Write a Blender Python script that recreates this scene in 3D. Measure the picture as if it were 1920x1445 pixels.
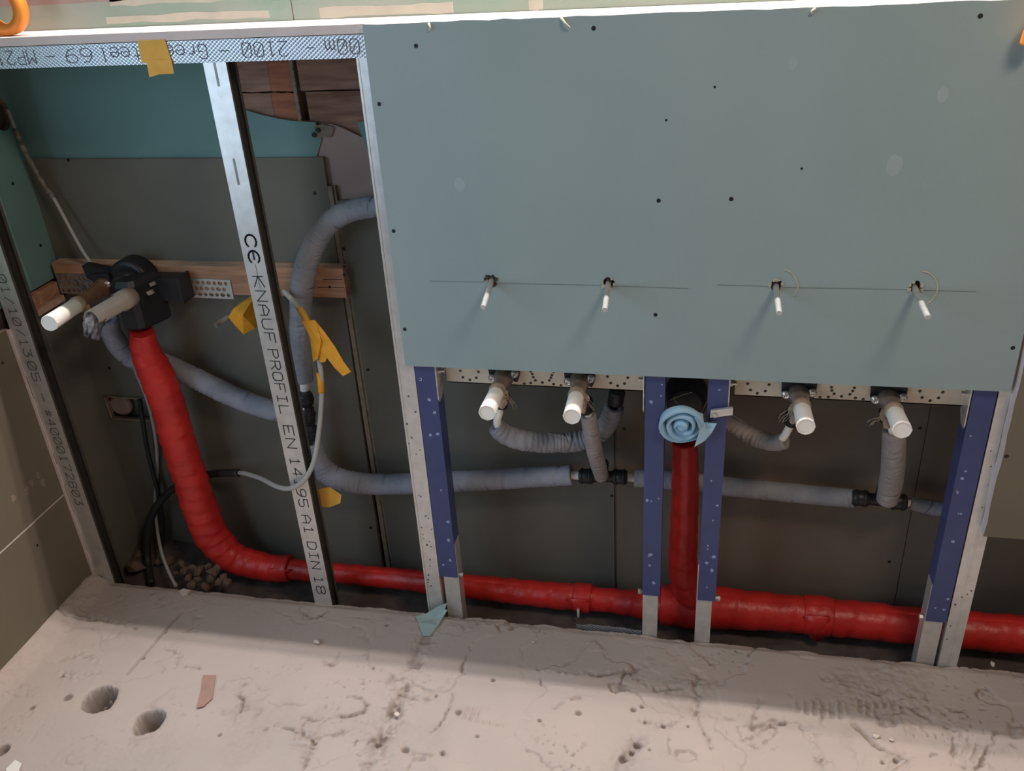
import bpy, bmesh, math, random
import numpy as np
from mathutils import Vector, Matrix, Euler
from mathutils.geometry import tessellate_polygon

# ------------------------------------------------------------------ scene, camera, light
for o in list(bpy.data.objects):
    bpy.data.objects.remove(o, do_unlink=True)
S = bpy.context.scene
COL = S.collection
random.seed(7)
PI = math.pi

cam_d = bpy.data.cameras.new('camera')
cam_d.sensor_fit = 'HORIZONTAL'
cam_d.sensor_width = 36.0
cam_d.lens = 31.631
cam_d.clip_start = 0.02
cam_o = bpy.data.objects.new('camera', cam_d)
COL.objects.link(cam_o)
# camera axes (right, up, back) in room coordinates
cam_o.matrix_world = Matrix(((0.977855, -0.045422, 0.204293, 0.00000), (0.201370, 0.470078, -0.859347, -1.48360), (-0.057000, 0.881455, 0.468815, 1.40869), (0, 0, 0, 1)))
S.camera = cam_o

W = bpy.data.worlds.new('world')
S.world = W
W.use_nodes = True
W.node_tree.nodes['Background'].inputs[0].default_value = (0.93, 0.92, 0.90, 1)
W.node_tree.nodes['Background'].inputs[1].default_value = 0.25

def area_light(name, loc, target, sx, sy, col, power, spread=PI):
    l = bpy.data.lights.new(name, 'AREA')
    l.shape = 'RECTANGLE'; l.size = sx; l.size_y = sy
    l.color = col; l.energy = power; l.spread = spread
    o = bpy.data.objects.new(name, l); COL.objects.link(o)
    o.location = loc
    o.rotation_euler = (Vector(target) - Vector(loc)).to_track_quat('-Z', 'Y').to_euler()
    return o
# warm strip lamp high on the upper wall, above the ledge
area_light('wall_strip_lamp', (-0.1, 0.079, 1.98), (-0.1, -0.30, 0.0), 2.6, 0.010, (1.0, 0.91, 0.86), 37.0)
# lamp under the middle of the ceiling
area_light('ceiling_lamp', (0.75, -1.20, 2.45), (0.2, -0.5, 0.0), 0.55, 0.45, (1.0, 0.79, 0.63), 19.0)
# daylight through the window in the left wall
area_light('window_daylight', (-1.60, -1.40, 1.25), (0.2, -0.9, 1.0), 1.8, 1.3, (0.56, 0.77, 1.0), 19.0)

S.view_settings.view_transform = 'Standard'
S.view_settings.look = 'None'
S.view_settings.gamma = 1
S.view_settings.exposure = 0.0
S.view_settings.use_curve_mapping = False

# ------------------------------------------------------------------ materials
MATS = {}
def srgb(r, g, b):
    f = lambda c: (c/255/12.92) if c/255 <= 0.04045 else ((c/255+0.055)/1.055)**2.4
    return (f(r), f(g), f(b), 1)

def mat(name, col, rough=0.6, metal=0.0, var=0.12, vscale=14, bump=0.0, bscale=120, col2=None,
        spec=0.4, stretch=None, aniso_bump=None, detail=5):
    if name in MATS: return MATS[name]
    m = bpy.data.materials.new(name); m.use_nodes = True
    nt = m.node_tree; b = nt.nodes['Principled BSDF']; L = nt.links.new
    c = srgb(*col)
    tc = nt.nodes.new('ShaderNodeTexCoord')
    mp = nt.nodes.new('ShaderNodeMapping')
    L(tc.outputs['Object'], mp.inputs['Vector'])
    if stretch: mp.inputs['Scale'].default_value = stretch
    n = nt.nodes.new('ShaderNodeTexNoise'); n.inputs['Scale'].default_value = vscale
    n.inputs['Detail'].default_value = detail
    L(mp.outputs[0], n.inputs['Vector'])
    r = nt.nodes.new('ShaderNodeValToRGB')
    r.color_ramp.elements[0].position = 0.3; r.color_ramp.elements[1].position = 0.7
    lo = srgb(*col2) if col2 else tuple(x*(1-var) for x in c[:3])+(1,)
    hi = c if col2 else tuple(min(1, x*(1+var)) for x in c[:3])+(1,)
    r.color_ramp.elements[0].color = lo; r.color_ramp.elements[1].color = hi
    L(n.outputs['Fac'], r.inputs['Fac']); L(r.outputs[0], b.inputs['Base Color'])
    b.inputs['Roughness'].default_value = rough
    b.inputs['Metallic'].default_value = metal
    b.inputs['Specular IOR Level'].default_value = spec
    if bump:
        n2 = nt.nodes.new('ShaderNodeTexNoise'); n2.inputs['Scale'].default_value = bscale
        n2.inputs['Detail'].default_value = 4
        mp2 = nt.nodes.new('ShaderNodeMapping'); L(tc.outputs['Object'], mp2.inputs['Vector'])
        if aniso_bump: mp2.inputs['Scale'].default_value = aniso_bump
        L(mp2.outputs[0], n2.inputs['Vector'])
        bp = nt.nodes.new('ShaderNodeBump'); bp.inputs['Strength'].default_value = bump
        bp.inputs['Distance'].default_value = 0.004
        L(n2.outputs['Fac'], bp.inputs['Height']); L(bp.outputs[0], b.inputs['Normal'])
    MATS[name] = m
    return m

M_PANEL = mat('blue_green_board_paper', (150, 168, 169), 0.75, var=0.05, vscale=3, bump=0.05, bscale=260)
M_GREEN = mat('green_board_paper', (112, 148, 146), 0.75, var=0.07, vscale=4, bump=0.05, bscale=260)
M_UPPER = mat('pale_green_board_paper', (140, 165, 150), 0.75, col2=(165, 172, 160), vscale=5, bump=0.05)
M_BROWN = mat('grey_brown_board_paper', (116, 108, 92), 0.8, var=0.07, vscale=4, bump=0.06, bscale=260)
M_DARKB = mat('grey_board_paper', (108, 107, 99), 0.8, var=0.10, vscale=5, bump=0.06, bscale=260)
M_GYPSUM = mat('white_gypsum', (216, 203, 198), 0.85, var=0.06, vscale=30, bump=0.25, bscale=150)
M_DUSTY = mat('dusty_joint_edge', (140, 128, 112), 0.85, var=0.2, vscale=60, bump=0.3, bscale=200)
M_FILL = mat('joint_filler', (190, 186, 172), 0.85, var=0.06, vscale=30)
M_PLASTER = mat('pinkish_plaster', (168, 148, 142), 0.85, var=0.08, vscale=9, bump=0.15, bscale=60)
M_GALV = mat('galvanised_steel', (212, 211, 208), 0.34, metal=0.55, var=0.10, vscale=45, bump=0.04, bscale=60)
M_GALVD = mat('galvanised_shade_and_marks', (128, 126, 122), 0.45, metal=0.7, var=0.12, vscale=40)  # darker copy of the galvanised steel, inner-face shade put into its colour; also marks
M_CREAM = mat('cream_zinc', (214, 206, 188), 0.5, metal=0.25, var=0.06, vscale=40)
M_BLUE = mat('blue_powder_coat', (66, 76, 120), 0.42, var=0.08, vscale=25, bump=0.03, bscale=300)
M_RED = mat('red_wrapping_tape', (196, 42, 38), 0.40, var=0.16, vscale=14, bump=0.45, bscale=55, spec=0.5)
M_FOAM = mat('grey_foam_sleeve', (140, 142, 148), 0.7, var=0.16, vscale=22, bump=0.55, bscale=95)
M_FOAM2 = mat('dusty_foam_sleeve', (146, 140, 138), 0.7, var=0.16, vscale=22, bump=0.55, bscale=95)
M_FOAMB = mat('blue_grey_foam_sleeve', (146, 150, 162), 0.65, var=0.14, vscale=22, bump=0.5, bscale=95)
M_WHITEP = mat('white_plastic', (240, 236, 228), 0.4, var=0.02)
M_PLUG = mat('white_test_plug', (250, 247, 240), 0.38, var=0.02)
M_BLACK = mat('black_plastic', (38, 38, 42), 0.42, var=0.15, vscale=30)
M_GREYP = mat('grey_drain_plastic', (168, 156, 142), 0.5, var=0.06, vscale=30)
M_BRASS = mat('dull_plated_brass', (150, 138, 128), 0.4, metal=0.6, var=0.15, vscale=60)
M_COPPERY = mat('dusty_brass_extension', (140, 108, 84), 0.5, metal=0.4, var=0.2, vscale=50)
M_HEMP = mat('hemp_fibre', (160, 143, 124), 0.9, var=0.25, vscale=90, bump=0.6, bscale=240)
M_WOOD = mat('pine_batten', (190, 148, 118), 0.7, col2=(156, 112, 86), vscale=9, stretch=(1, 6, 14), bump=0.1, bscale=60, aniso_bump=(1, 6, 16))
M_WOODT = mat('pale_sawn_wood', (210, 182, 160), 0.75, col2=(178, 146, 124), vscale=12, stretch=(2, 6, 10), bump=0.15, bscale=80)
M_PLANK = mat('weathered_plank', (172, 134, 116), 0.8, col2=(128, 94, 80), vscale=10, stretch=(1.2, 4, 9), bump=0.35, bscale=50, aniso_bump=(1, 4, 12))
M_PLANKO = mat('orange_stained_plank', (180, 116, 86), 0.8, col2=(142, 88, 66), vscale=10, stretch=(1.2, 4, 9), bump=0.35, bscale=50, aniso_bump=(1, 4, 12))
M_YTAPE = mat('yellow_masking_tape', (226, 172, 74), 0.65, var=0.07, vscale=40, bump=0.12, bscale=90)
M_YTAPE2 = mat('orange_yellow_tape', (232, 160, 40), 0.6, var=0.10, vscale=40, bump=0.15, bscale=90)
M_CABLE = mat('grey_cable_sheath', (178, 176, 172), 0.5, var=0.05)
M_CABLED = mat('plaster_smeared_cable', (150, 146, 136), 0.8, col2=(84, 82, 76), vscale=70, bump=0.5, bscale=200)
M_CONDUIT = mat('black_conduit', (44, 44, 46), 0.5, var=0.15, vscale=40)
M_SCREW = mat('black_screw', (30, 32, 34), 0.5, var=0.1)
M_BOLT = mat('zinc_bolt', (205, 205, 200), 0.3, metal=0.8, var=0.1)
M_ROD = mat('white_zinc_rod', (206, 208, 206), 0.38, metal=0.45, var=0.12, vscale=120)
M_HOLE = mat('ragged_gypsum_hole', (70, 66, 62), 0.9, var=0.3, vscale=200)
M_INK = mat('black_ink', (44, 46, 52), 0.7, var=0.1)
M_INK2 = mat('faded_ink', (84, 84, 92), 0.7, var=0.12)
M_PENCIL = mat('pencil_line', (122, 136, 138), 0.8, var=0.12, vscale=60)
M_PAPERB = mat('blue_paper', (168, 204, 226), 0.75, var=0.06, vscale=30, bump=0.12, bscale=90)
M_RAG = mat('grey_rag', (124, 124, 128), 0.95, col2=(70, 70, 76), vscale=60, bump=0.7, bscale=220)
M_RUBBLE = mat('dusty_rubble', (108, 90, 78), 0.95, var=0.2, vscale=40, bump=0.5, bscale=120)
M_BED = mat('rough_raw_concrete', (86, 76, 72), 0.95, var=0.25, vscale=30, bump=0.8, bscale=60)
M_ORANGE = mat('orange_plastic', (232, 142, 54), 0.45, var=0.04)
M_TEALSCRAP = mat('teal_board_scrap', (166, 188, 188), 0.8, var=0.04)
M_SHARD = mat('pinkish_brown_shard', (164, 134, 122), 0.8, var=0.08, vscale=60)
M_STONE = mat('pale_stone', (214, 204, 194), 0.85, var=0.1, vscale=80, bump=0.3)
M_SPOT = mat('plaster_spot', (150, 160, 196), 0.7, var=0.15, vscale=200)
M_ROOM = mat('bare_room_boards', (150, 146, 136), 0.85, var=0.06, vscale=3)
M_STRIP = mat('plaster_dusted_steel', (150, 142, 138), 0.75, col2=(92, 84, 80), vscale=60, bump=0.5, bscale=160)
M_DARKB2 = mat('warm_lit_grey_board_paper', (112, 104, 93), 0.8, var=0.10, vscale=5, bump=0.06, bscale=260)  # grey board with the warm light of the right side put into its colour
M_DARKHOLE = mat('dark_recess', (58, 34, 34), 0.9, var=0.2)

def knurl_mat():
    m = bpy.data.materials.new('knurled_galvanised'); m.use_nodes = True
    nt = m.node_tree; b = nt.nodes['Principled BSDF']; L = nt.links.new
    b.inputs['Base Color'].default_value = srgb(200, 206, 214); b.inputs['Metallic'].default_value = 0.85
    b.inputs['Roughness'].default_value = 0.34
    tc = nt.nodes.new('ShaderNodeTexCoord')
    outs = []
    for a in (0.9, -0.9):
        mp = nt.nodes.new('ShaderNodeMapping'); mp.inputs['Rotation'].default_value = (0, a, 0)
        L(tc.outputs['Object'], mp.inputs['Vector'])
        w = nt.nodes.new('ShaderNodeTexWave'); w.inputs['Scale'].default_value = 62; w.bands_direction = 'X'
        w.inputs['Distortion'].default_value = 0.4
        L(mp.outputs[0], w.inputs['Vector']); outs.append(w)
    mx = nt.nodes.new('ShaderNodeMath'); mx.operation = 'MULTIPLY'
    L(outs[0].outputs['Fac'], mx.inputs[0]); L(outs[1].outputs['Fac'], mx.inputs[1])
    bp = nt.nodes.new('ShaderNodeBump'); bp.inputs['Strength'].default_value = 0.5; bp.inputs['Distance'].default_value = 0.002
    L(mx.outputs[0], bp.inputs['Height']); L(bp.outputs[0], b.inputs['Normal'])
    return m
M_KNURL = knurl_mat()

def concrete_mat():
    m = bpy.data.materials.new('chiselled_concrete'); m.use_nodes = True
    nt = m.node_tree; b = nt.nodes['Principled BSDF']; L = nt.links.new
    tc = nt.nodes.new('ShaderNodeTexCoord')
    n1 = nt.nodes.new('ShaderNodeTexNoise'); n1.inputs['Scale'].default_value = 3.2; n1.inputs['Detail'].default_value = 8
    n2 = nt.nodes.new('ShaderNodeTexNoise'); n2.inputs['Scale'].default_value = 120; n2.inputs['Detail'].default_value = 3
    for n in (n1, n2): L(tc.outputs['Object'], n.inputs['Vector'])
    r = nt.nodes.new('ShaderNodeValToRGB')
    r.color_ramp.elements[0].position = 0.35; r.color_ramp.elements[1].position = 0.68
    r.color_ramp.elements[0].color = srgb(182, 170, 164); r.color_ramp.elements[1].color = srgb(194, 179, 170)
    L(n1.outputs['Fac'], r.inputs['Fac'])
    at = nt.nodes.new('ShaderNodeAttribute'); at.attribute_name = 'residue_and_hollows'  # darker tone on rough borders, scuffs, grooves, pits and hole insides
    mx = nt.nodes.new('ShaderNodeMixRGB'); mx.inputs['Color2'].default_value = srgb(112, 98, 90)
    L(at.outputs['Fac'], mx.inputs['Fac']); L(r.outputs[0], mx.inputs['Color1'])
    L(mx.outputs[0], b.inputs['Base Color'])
    b.inputs['Roughness'].default_value = 0.9; b.inputs['Specular IOR Level'].default_value = 0.2
    bp = nt.nodes.new('ShaderNodeBump'); bp.inputs['Strength'].default_value = 0.25; bp.inputs['Distance'].default_value = 0.002
    L(n2.outputs['Fac'], bp.inputs['Height']); L(bp.outputs[0], b.inputs['Normal'])
    return m
M_FLOOR = concrete_mat()

# ------------------------------------------------------------------ mesh helpers
class MB:
    """collects geometry (room coordinates, metres) for ONE mesh"""
    def __init__(s): s.v = []; s.f = []; s.mi = []; s.sm = []
    def add(s, vs, fs, mi=0, smooth=False):
        b = len(s.v); s.v += [tuple(v) for v in vs]
        for f in fs: s.f.append([b+i for i in f]); s.mi.append(mi); s.sm.append(smooth)
        return s
    def box(s, x0, x1, y0, y1, z0, z1, mi=0, edge=None):
        v = [(x, y, z) for x in (x0, x1) for y in (y0, y1) for z in (z0, z1)]
        F = [(0,1,3,2), (4,6,7,5), (0,4,5,1), (2,3,7,6), (0,2,6,4), (1,5,7,3)]   # -x +x -y +y -z +z
        for i, f in enumerate(F):
            s.add([v[k] for k in f], [(0,1,2,3)], edge if (edge is not None and i in (0,1,4,5)) else mi)
        return s
    def box_side(s, x0, x1, y0, y1, z0, z1, mi=0, edge=1):      # big faces are the two x faces
        v = [(x, y, z) for x in (x0, x1) for y in (y0, y1) for z in (z0, z1)]
        F = [(0,1,3,2), (4,6,7,5), (0,4,5,1), (2,3,7,6), (0,2,6,4), (1,5,7,3)]
        for i, f in enumerate(F):
            s.add([v[k] for k in f], [(0,1,2,3)], mi if i < 2 else edge)
        return s
    def obox(s, c, ax, hs, mi=0):
        """oriented box: centre, three axes, half sizes"""
        c = Vector(c); A = [Vector(a).normalized()*h for a, h in zip(ax, hs)]
        v = [c+A[0]*i+A[1]*j+A[2]*k for i in (-1,1) for j in (-1,1) for k in (-1,1)]
        return s.add(v, [(0,1,3,2), (4,6,7,5), (0,4,5,1), (2,3,7,6), (0,2,6,4), (1,5,7,3)], mi)
    def rings(s, R, cap0=True, cap1=True, mi=0, smooth=True):
        n = len(R[0]); vs = [p for r in R for p in r]; fs = []
        for i in range(len(R)-1):
            for j in range(n):
                fs.append((i*n+j, i*n+(j+1) % n, (i+1)*n+(j+1) % n, (i+1)*n+j))
        s.add(vs, fs, mi, smooth)
        if cap0: s.add(R[0], [tuple(range(n))], mi, False)
        if cap1: s.add(R[-1], [tuple(range(n))], mi, False)
        return s
    def lathe(s, base, axis, prof, n=24, mi=0, cap0=True, cap1=True, smooth=True, facet=None):
        """prof: list of (distance along axis, radius)"""
        a = Vector(axis).normalized(); u = a.orthogonal().normalized(); w = a.cross(u); b = Vector(base)
        R = []
        for d, r in prof:
            R.append([b+a*d+(u*math.cos(2*PI*k/n)+w*math.sin(2*PI*k/n))*r for k in range(n)])
        return s.rings(R, cap0, cap1, mi, smooth)
    def plate(s, outline, holes, t, o, ux, uy, mi=0, edge=None):
        """flat plate with holes; 2-D outline in axes ux, uy from o, thickness t along ux x uy"""
        ux = Vector(ux).normalized(); uy = Vector(uy).normalized(); nz = ux.cross(uy); o = Vector(o)
        loops = [[Vector((x, y, 0)) for x, y in L] for L in [outline]+list(holes)]
        tris = tessellate_polygon(loops)
        flat = [p for L in loops for p in L]
        top = [o+ux*p.x+uy*p.y for p in flat]; bot = [p-nz*t for p in top]
        s.add(top, [tuple(q) for q in tris], mi); s.add(bot, [tuple(q) for q in tris], mi)
        k = 0; e = mi if edge is None else edge
        for L in loops:
            n = len(L)
            for j in range(n):
                a, b2 = k+j, k+(j+1) % n
                s.add([top[a], top[b2], bot[b2], bot[a]], [(0,1,2,3)], e)
            k += n
        return s
    def build(s, name, mats, parent=None, recalc=True, merge=False):
        me = bpy.data.meshes.new(name)
        me.from_pydata(s.v, [], s.f)
        for m in (mats if isinstance(mats, (list, tuple)) else [mats]): me.materials.append(m)
        me.polygons.foreach_set('material_index', s.mi)
        me.polygons.foreach_set('use_smooth', s.sm)
        if recalc:
            bm = bmesh.new(); bm.from_mesh(me)
            bmesh.ops.remove_doubles(bm, verts=bm.verts, dist=0.00002)
            bmesh.ops.recalc_face_normals(bm, faces=bm.faces)
            bm.to_mesh(me); bm.free()
        o = bpy.data.objects.new(name, me); COL.objects.link(o)
        attach(o, parent)
        return o

WL = {}
def attach(o, parent):
    if parent is not None:
        o.parent = parent
        o.location = -WL.get(parent.name, Vector((0, 0, 0)))
    WL[o.name] = Vector((0, 0, 0))

def tag(o, label=None, cat=None, group=None, kind=None):
    if label: o['label'] = label
    if cat: o['category'] = cat
    if group: o['group'] = group
    if kind: o['kind'] = kind
    return o
def thing(name, label, cat, loc=(0, 0, 0), group=None):
    o = bpy.data.objects.new(name, None); COL.objects.link(o)
    o.empty_display_size = 0.05
    o.location = loc; WL[o.name] = Vector(loc)
    return tag(o, label, cat, group)

def circle(cx, cy, r, n=12, ph=0.0, sx=1.0, jit=0.0):
    return [(cx+r*sx*math.cos(2*PI*k/n+ph)*(1+random.uniform(-jit, jit)), cy+r*math.sin(2*PI*k/n+ph)*(1+random.uniform(-jit, jit))) for k in range(n)]

def catmull(P, sub):
    """P: list of tuples (any length); returns a dense list"""
    P = [np.array(p, float) for p in P]; out = []
    Q = [2*P[0]-P[1]]+P+[2*P[-1]-P[-2]]
    for i in range(1, len(Q)-2):
        for k in range(sub):
            t = k/sub
            out.append(0.5*((2*Q[i])+(-Q[i-1]+Q[i+1])*t+(2*Q[i-1]-5*Q[i]+4*Q[i+1]-Q[i+2])*t*t+(-Q[i-1]+3*Q[i]-3*Q[i+1]+Q[i+2])*t**3))
    out.append(Q[-2]); return out

def frames(pts):
    T = []
    n = len(pts)
    for i in range(n):
        d = Vector(pts[min(i+1, n-1)][:3])-Vector(pts[max(i-1, 0)][:3]); T.append(d.normalized())
    u = T[0].orthogonal().normalized(); F = []
    for i in range(n):
        u = (u-T[i]*u.dot(T[i])).normalized(); F.append((u, T[i].cross(u)))
    return F

def tube(mb, P, n=16, sub=8, fn=None, cap0=True, cap1=True, mi=0, r=None):
    """tube through control points (x, y, z, r); fn(s, angle) scales the radius"""
    if r is not None: P = [tuple(p)+(r,) for p in P]
    D = catmull(P, sub); F = frames(D); R = []; s = 0.0
    for i, p in enumerate(D):
        if i: s += float(np.linalg.norm(D[i][:3]-D[i-1][:3]))
        u, w = F[i]; c = Vector(p[:3]); ring = []
        for k in range(n):
            a = 2*PI*k/n; rr = p[3]*(fn(s, a) if fn else 1.0)
            ring.append(c+(u*math.cos(a)+w*math.sin(a))*rr)
        R.append(ring)
    mb.rings(R, cap0, cap1, mi)
    return s

def sleeve(mb, P, n=20, sub=34, wr=0.05, seed=0, bore=0.5):
    """foam sleeve with wrinkles and hollow ends"""
    rnd = random.Random(seed)
    ph = [rnd.uniform(0, 6) for _ in range(6)]
    cuts = [(rnd.uniform(0.03, 0.09)+k*0.045+rnd.uniform(-0.012, 0.012), rnd.uniform(0, 6.28), rnd.uniform(0.8, 1.6)) for k in range(26)]
    def fn(s, a):
        w_ = wr*(0.30*math.sin(s*640+ph[0]+1.6*math.sin(a*2+ph[1])+2.2*math.sin(s*97+a))*max(0, math.sin(s*27+ph[2]+a)+0.3)+0.25*math.sin(s*410-2.5*math.sin(a+ph[3])+3*math.sin(s*61))+0.3*math.sin(3*a+s*40+ph[3])+0.25*math.sin(s*95+ph[4]+2*a))
        c_ = 0.0
        for sc, ac, wd in cuts:
            da = abs((a-ac+PI) % (2*PI)-PI)
            if da < wd and abs(s-sc-0.006*math.sin(a+ac)) < 0.0016: c_ = 0.15
        return 1+w_-c_
    D = catmull(P, sub); F = frames(D); R = []; s = 0
    for i, p in enumerate(D):
        if i: s += float(np.linalg.norm(D[i][:3]-D[i-1][:3]))
        u, w = F[i]; c = Vector(p[:3])
        R.append([c+(u*math.cos(2*PI*k/n)+w*math.sin(2*PI*k/n))*p[3]*fn(s, 2*PI*k/n) for k in range(n)])
    def inner(i, di, f):
        u, w = F[i]; t = u.cross(w); c = Vector(D[i][:3])+t*di
        return [c+(u*math.cos(2*PI*k/n)+w*math.sin(2*PI*k/n))*D[i][3]*f for k in range(n)]
    R = [inner(0, 0.012, bore), inner(0, 0, bore)]+R+[inner(len(D)-1, 0, bore), inner(len(D)-1, -0.012, bore)]
    mb.rings(R, True, True)
    return mb

# ------------------------------------------------------------------ stroke lettering (flat ink)
G = {
 'A': [[(0,0),(0,4),(2,6),(4,4),(4,0)],[(0,2.4),(4,2.4)]], 'C': [[(4,5),(3,6),(1,6),(0,5),(0,1),(1,0),(3,0),(4,1)]],
 'D': [[(0,0),(0,6),(2.6,6),(4,4.6),(4,1.4),(2.6,0),(0,0)]], 'E': [[(4,6),(0,6),(0,0),(4,0)],[(0,3),(3,3)]],
 'F': [[(4,6),(0,6),(0,0)],[(0,3),(3,3)]], 'G': [[(4,5),(3,6),(1,6),(0,5),(0,1),(1,0),(3,0),(4,1),(4,3),(2,3)]],
 'I': [[(0.6,6),(3.4,6)],[(2,6),(2,0)],[(0.6,0),(3.4,0)]], 'K': [[(0,0),(0,6)],[(4,6),(0,3),(4,0)]], 'L': [[(0,6),(0,0),(4,0)]],
 'M': [[(0,0),(0,6),(2,3.4),(4,6),(4,0)]], 'N': [[(0,0),(0,6),(4,0),(4,6)]],
 'O': [[(1,0),(0,1),(0,5),(1,6),(3,6),(4,5),(4,1),(3,0),(1,0)]], 'P': [[(0,0),(0,6),(3,6),(4,5),(4,4),(3,3),(0,3)]],
 'R': [[(0,0),(0,6),(3,6),(4,5),(4,4),(3,3),(0,3)],[(2,3),(4,0)]], 'S': [[(4,5),(3,6),(1,6),(0,5),(0,4),(1,3),(3,3),(4,2),(4,1),(3,0),(1,0),(0,1)]],
 'U': [[(0,6),(0,1),(1,0),(3,0),(4,1),(4,6)]],
 '0': [[(1,0),(0,1),(0,5),(1,6),(3,6),(4,5),(4,1),(3,0),(1,0)],[(0.6,1),(3.4,5)]], '1': [[(1,5),(2,6),(2,0)],[(0.8,0),(3.2,0)]],
 '2': [[(0,5),(1,6),(3,6),(4,5),(4,4),(0,0),(4,0)]], '3': [[(0,6),(4,6),(2,3.6),(3,3.6),(4,2.6),(4,1),(3,0),(1,0),(0,1)]],
 '4': [[(3,0),(3,6),(0,2),(4,2)]], '5': [[(4,6),(0,6),(0,3.4),(3,3.4),(4,2.4),(4,1),(3,0),(1,0),(0,1)]],
 '6': [[(3.4,6),(1.4,5.6),(0,3.4),(0,1),(1,0),(3,0),(4,1),(4,2.4),(3,3.4),(1,3.4),(0,2.4)]], '7': [[(0,6),(4,6),(1.4,0)]],
 '8': [[(1,3.2),(0,4),(0,5.2),(1,6),(3,6),(4,5.2),(4,4),(3,3.2),(1,3.2),(0,2.2),(0,0.8),(1,0),(3,0),(4,0.8),(4,2.2),(3,3.2)]],
 '9': [[(0.6,0),(2.6,0.4),(4,2.6),(4,5),(3,6),(1,6),(0,5),(0,3.6),(1,2.6),(3,2.6),(4,3.6)]],
 '/': [[(0.4,0.4),(3.6,5.6)]], '-': [[(0.4,3),(3.6,3)]], '#': [[(1.2,0.6),(1.6,5.4)],[(2.6,0.6),(3,5.4)],[(0,2),(4,2)],[(0,4),(4,4)]],
 'm': [[(0,0),(0,4)],[(0,3),(1,4),(2,3),(2,0)],[(2,3),(3,4),(4,3),(4,0)]], 'r': [[(0.6,0),(0.6,4)],[(0.6,2.6),(2,4),(3.4,3.8)]],
 'e': [[(0,2.1),(4,2.1),(4,3),(3,4),(1,4),(0,3),(0,1),(1,0),(3,0),(4,0.7)]], 'n': [[(0.4,0),(0.4,4)],[(0.4,3),(1.6,4),(3,4),(3.8,3),(3.8,0)]],
 't': [[(1.6,5.6),(1.6,1),(2.4,0),(3.4,0.2)],[(0.4,4),(3.2,4)]], 'l': [[(1.4,6),(2,6),(2,0.4),(2.8,0)]],
}
def strokes(mb, lines, o, ux, uy, w):
    """ribbons of width w; lines in metres in axes ux, uy"""
    o = Vector(o); ux = Vector(ux); uy = Vector(uy)
    for ln in lines:
        for (a, b) in zip(ln[:-1], ln[1:]):
            A = Vector((a[0], a[1], 0)); B = Vector((b[0], b[1], 0)); d = B-A
            if d.length < 1e-6: continue
            d.normalize(); nrm = Vector((-d.y, d.x, 0))*w/2; A = A-d*w*0.4; B = B+d*w*0.4
            mb.add([o+ux*p.x+uy*p.y for p in (A-nrm, B-nrm, B+nrm, A+nrm)], [(0,1,2,3)])
def word(mb, txt, p0, p1, up, h, w):
    """lettering from p0 to p1 along the baseline, letter tops towards up"""
    p0 = Vector(p0); p1 = Vector(p1); ux = (p1-p0).normalized(); up = Vector(up)
    n = len(txt); L = (p1-p0).length; pitch = L/(n-0.28); cw = pitch*0.72
    for i, ch in enumerate(txt):
        if ch == ' ': continue
        strokes(mb, [[(x/4*cw, y/6*h) for x, y in ln] for ln in G[ch]], p0+ux*(i*pitch), ux, up, w)

# ------------------------------------------------------------------ numbers shared by the build
YB = 0.200          # face of the boards on the back wall
XL = -1.445         # face of the left wall boards
ZT = 1.2555         # top of the ledge
ZBED = -0.075       # raw floor of the recess

# ------------------------------------------------------------------ the setting: floor
def hash2(ix, iy, seed):
    v = np.sin(ix*127.1+iy*311.7+seed*74.7)*43758.5453
    return v-np.floor(v)
def vnoise(x, y, seed=0):
    ix = np.floor(x); iy = np.floor(y); fx = x-ix; fy = y-iy
    fx = fx*fx*(3-2*fx); fy = fy*fy*(3-2*fy)
    a = hash2(ix, iy, seed); b = hash2(ix+1, iy, seed); c = hash2(ix, iy+1, seed); d = hash2(ix+1, iy+1, seed)
    return (a*(1-fx)+b*fx)*(1-fy)+(c*(1-fx)+d*fx)*fy
def fbm(x, y, seed, oct=4):
    s = 0; a = 0.5
    for k in range(oct):
        s = s+a*vnoise(x*2**k, y*2**k, seed+k*13); a *= 0.5
    return s/(1-0.5**oct)
def seg_dist(x, y, a, b):
    ax, ay = a; bx, by = b
    dx, dy = bx-ax, by-ay; t = np.clip(((x-ax)*dx+(y-ay)*dy)/(dx*dx+dy*dy), 0, 1)
    return np.hypot(x-ax-t*dx, y-ay-t*dy), t
def smooth(e0, e1, v):
    t = np.clip((v-e0)/(e1-e0), 0, 1); return t*t*(3-2*t)

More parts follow.
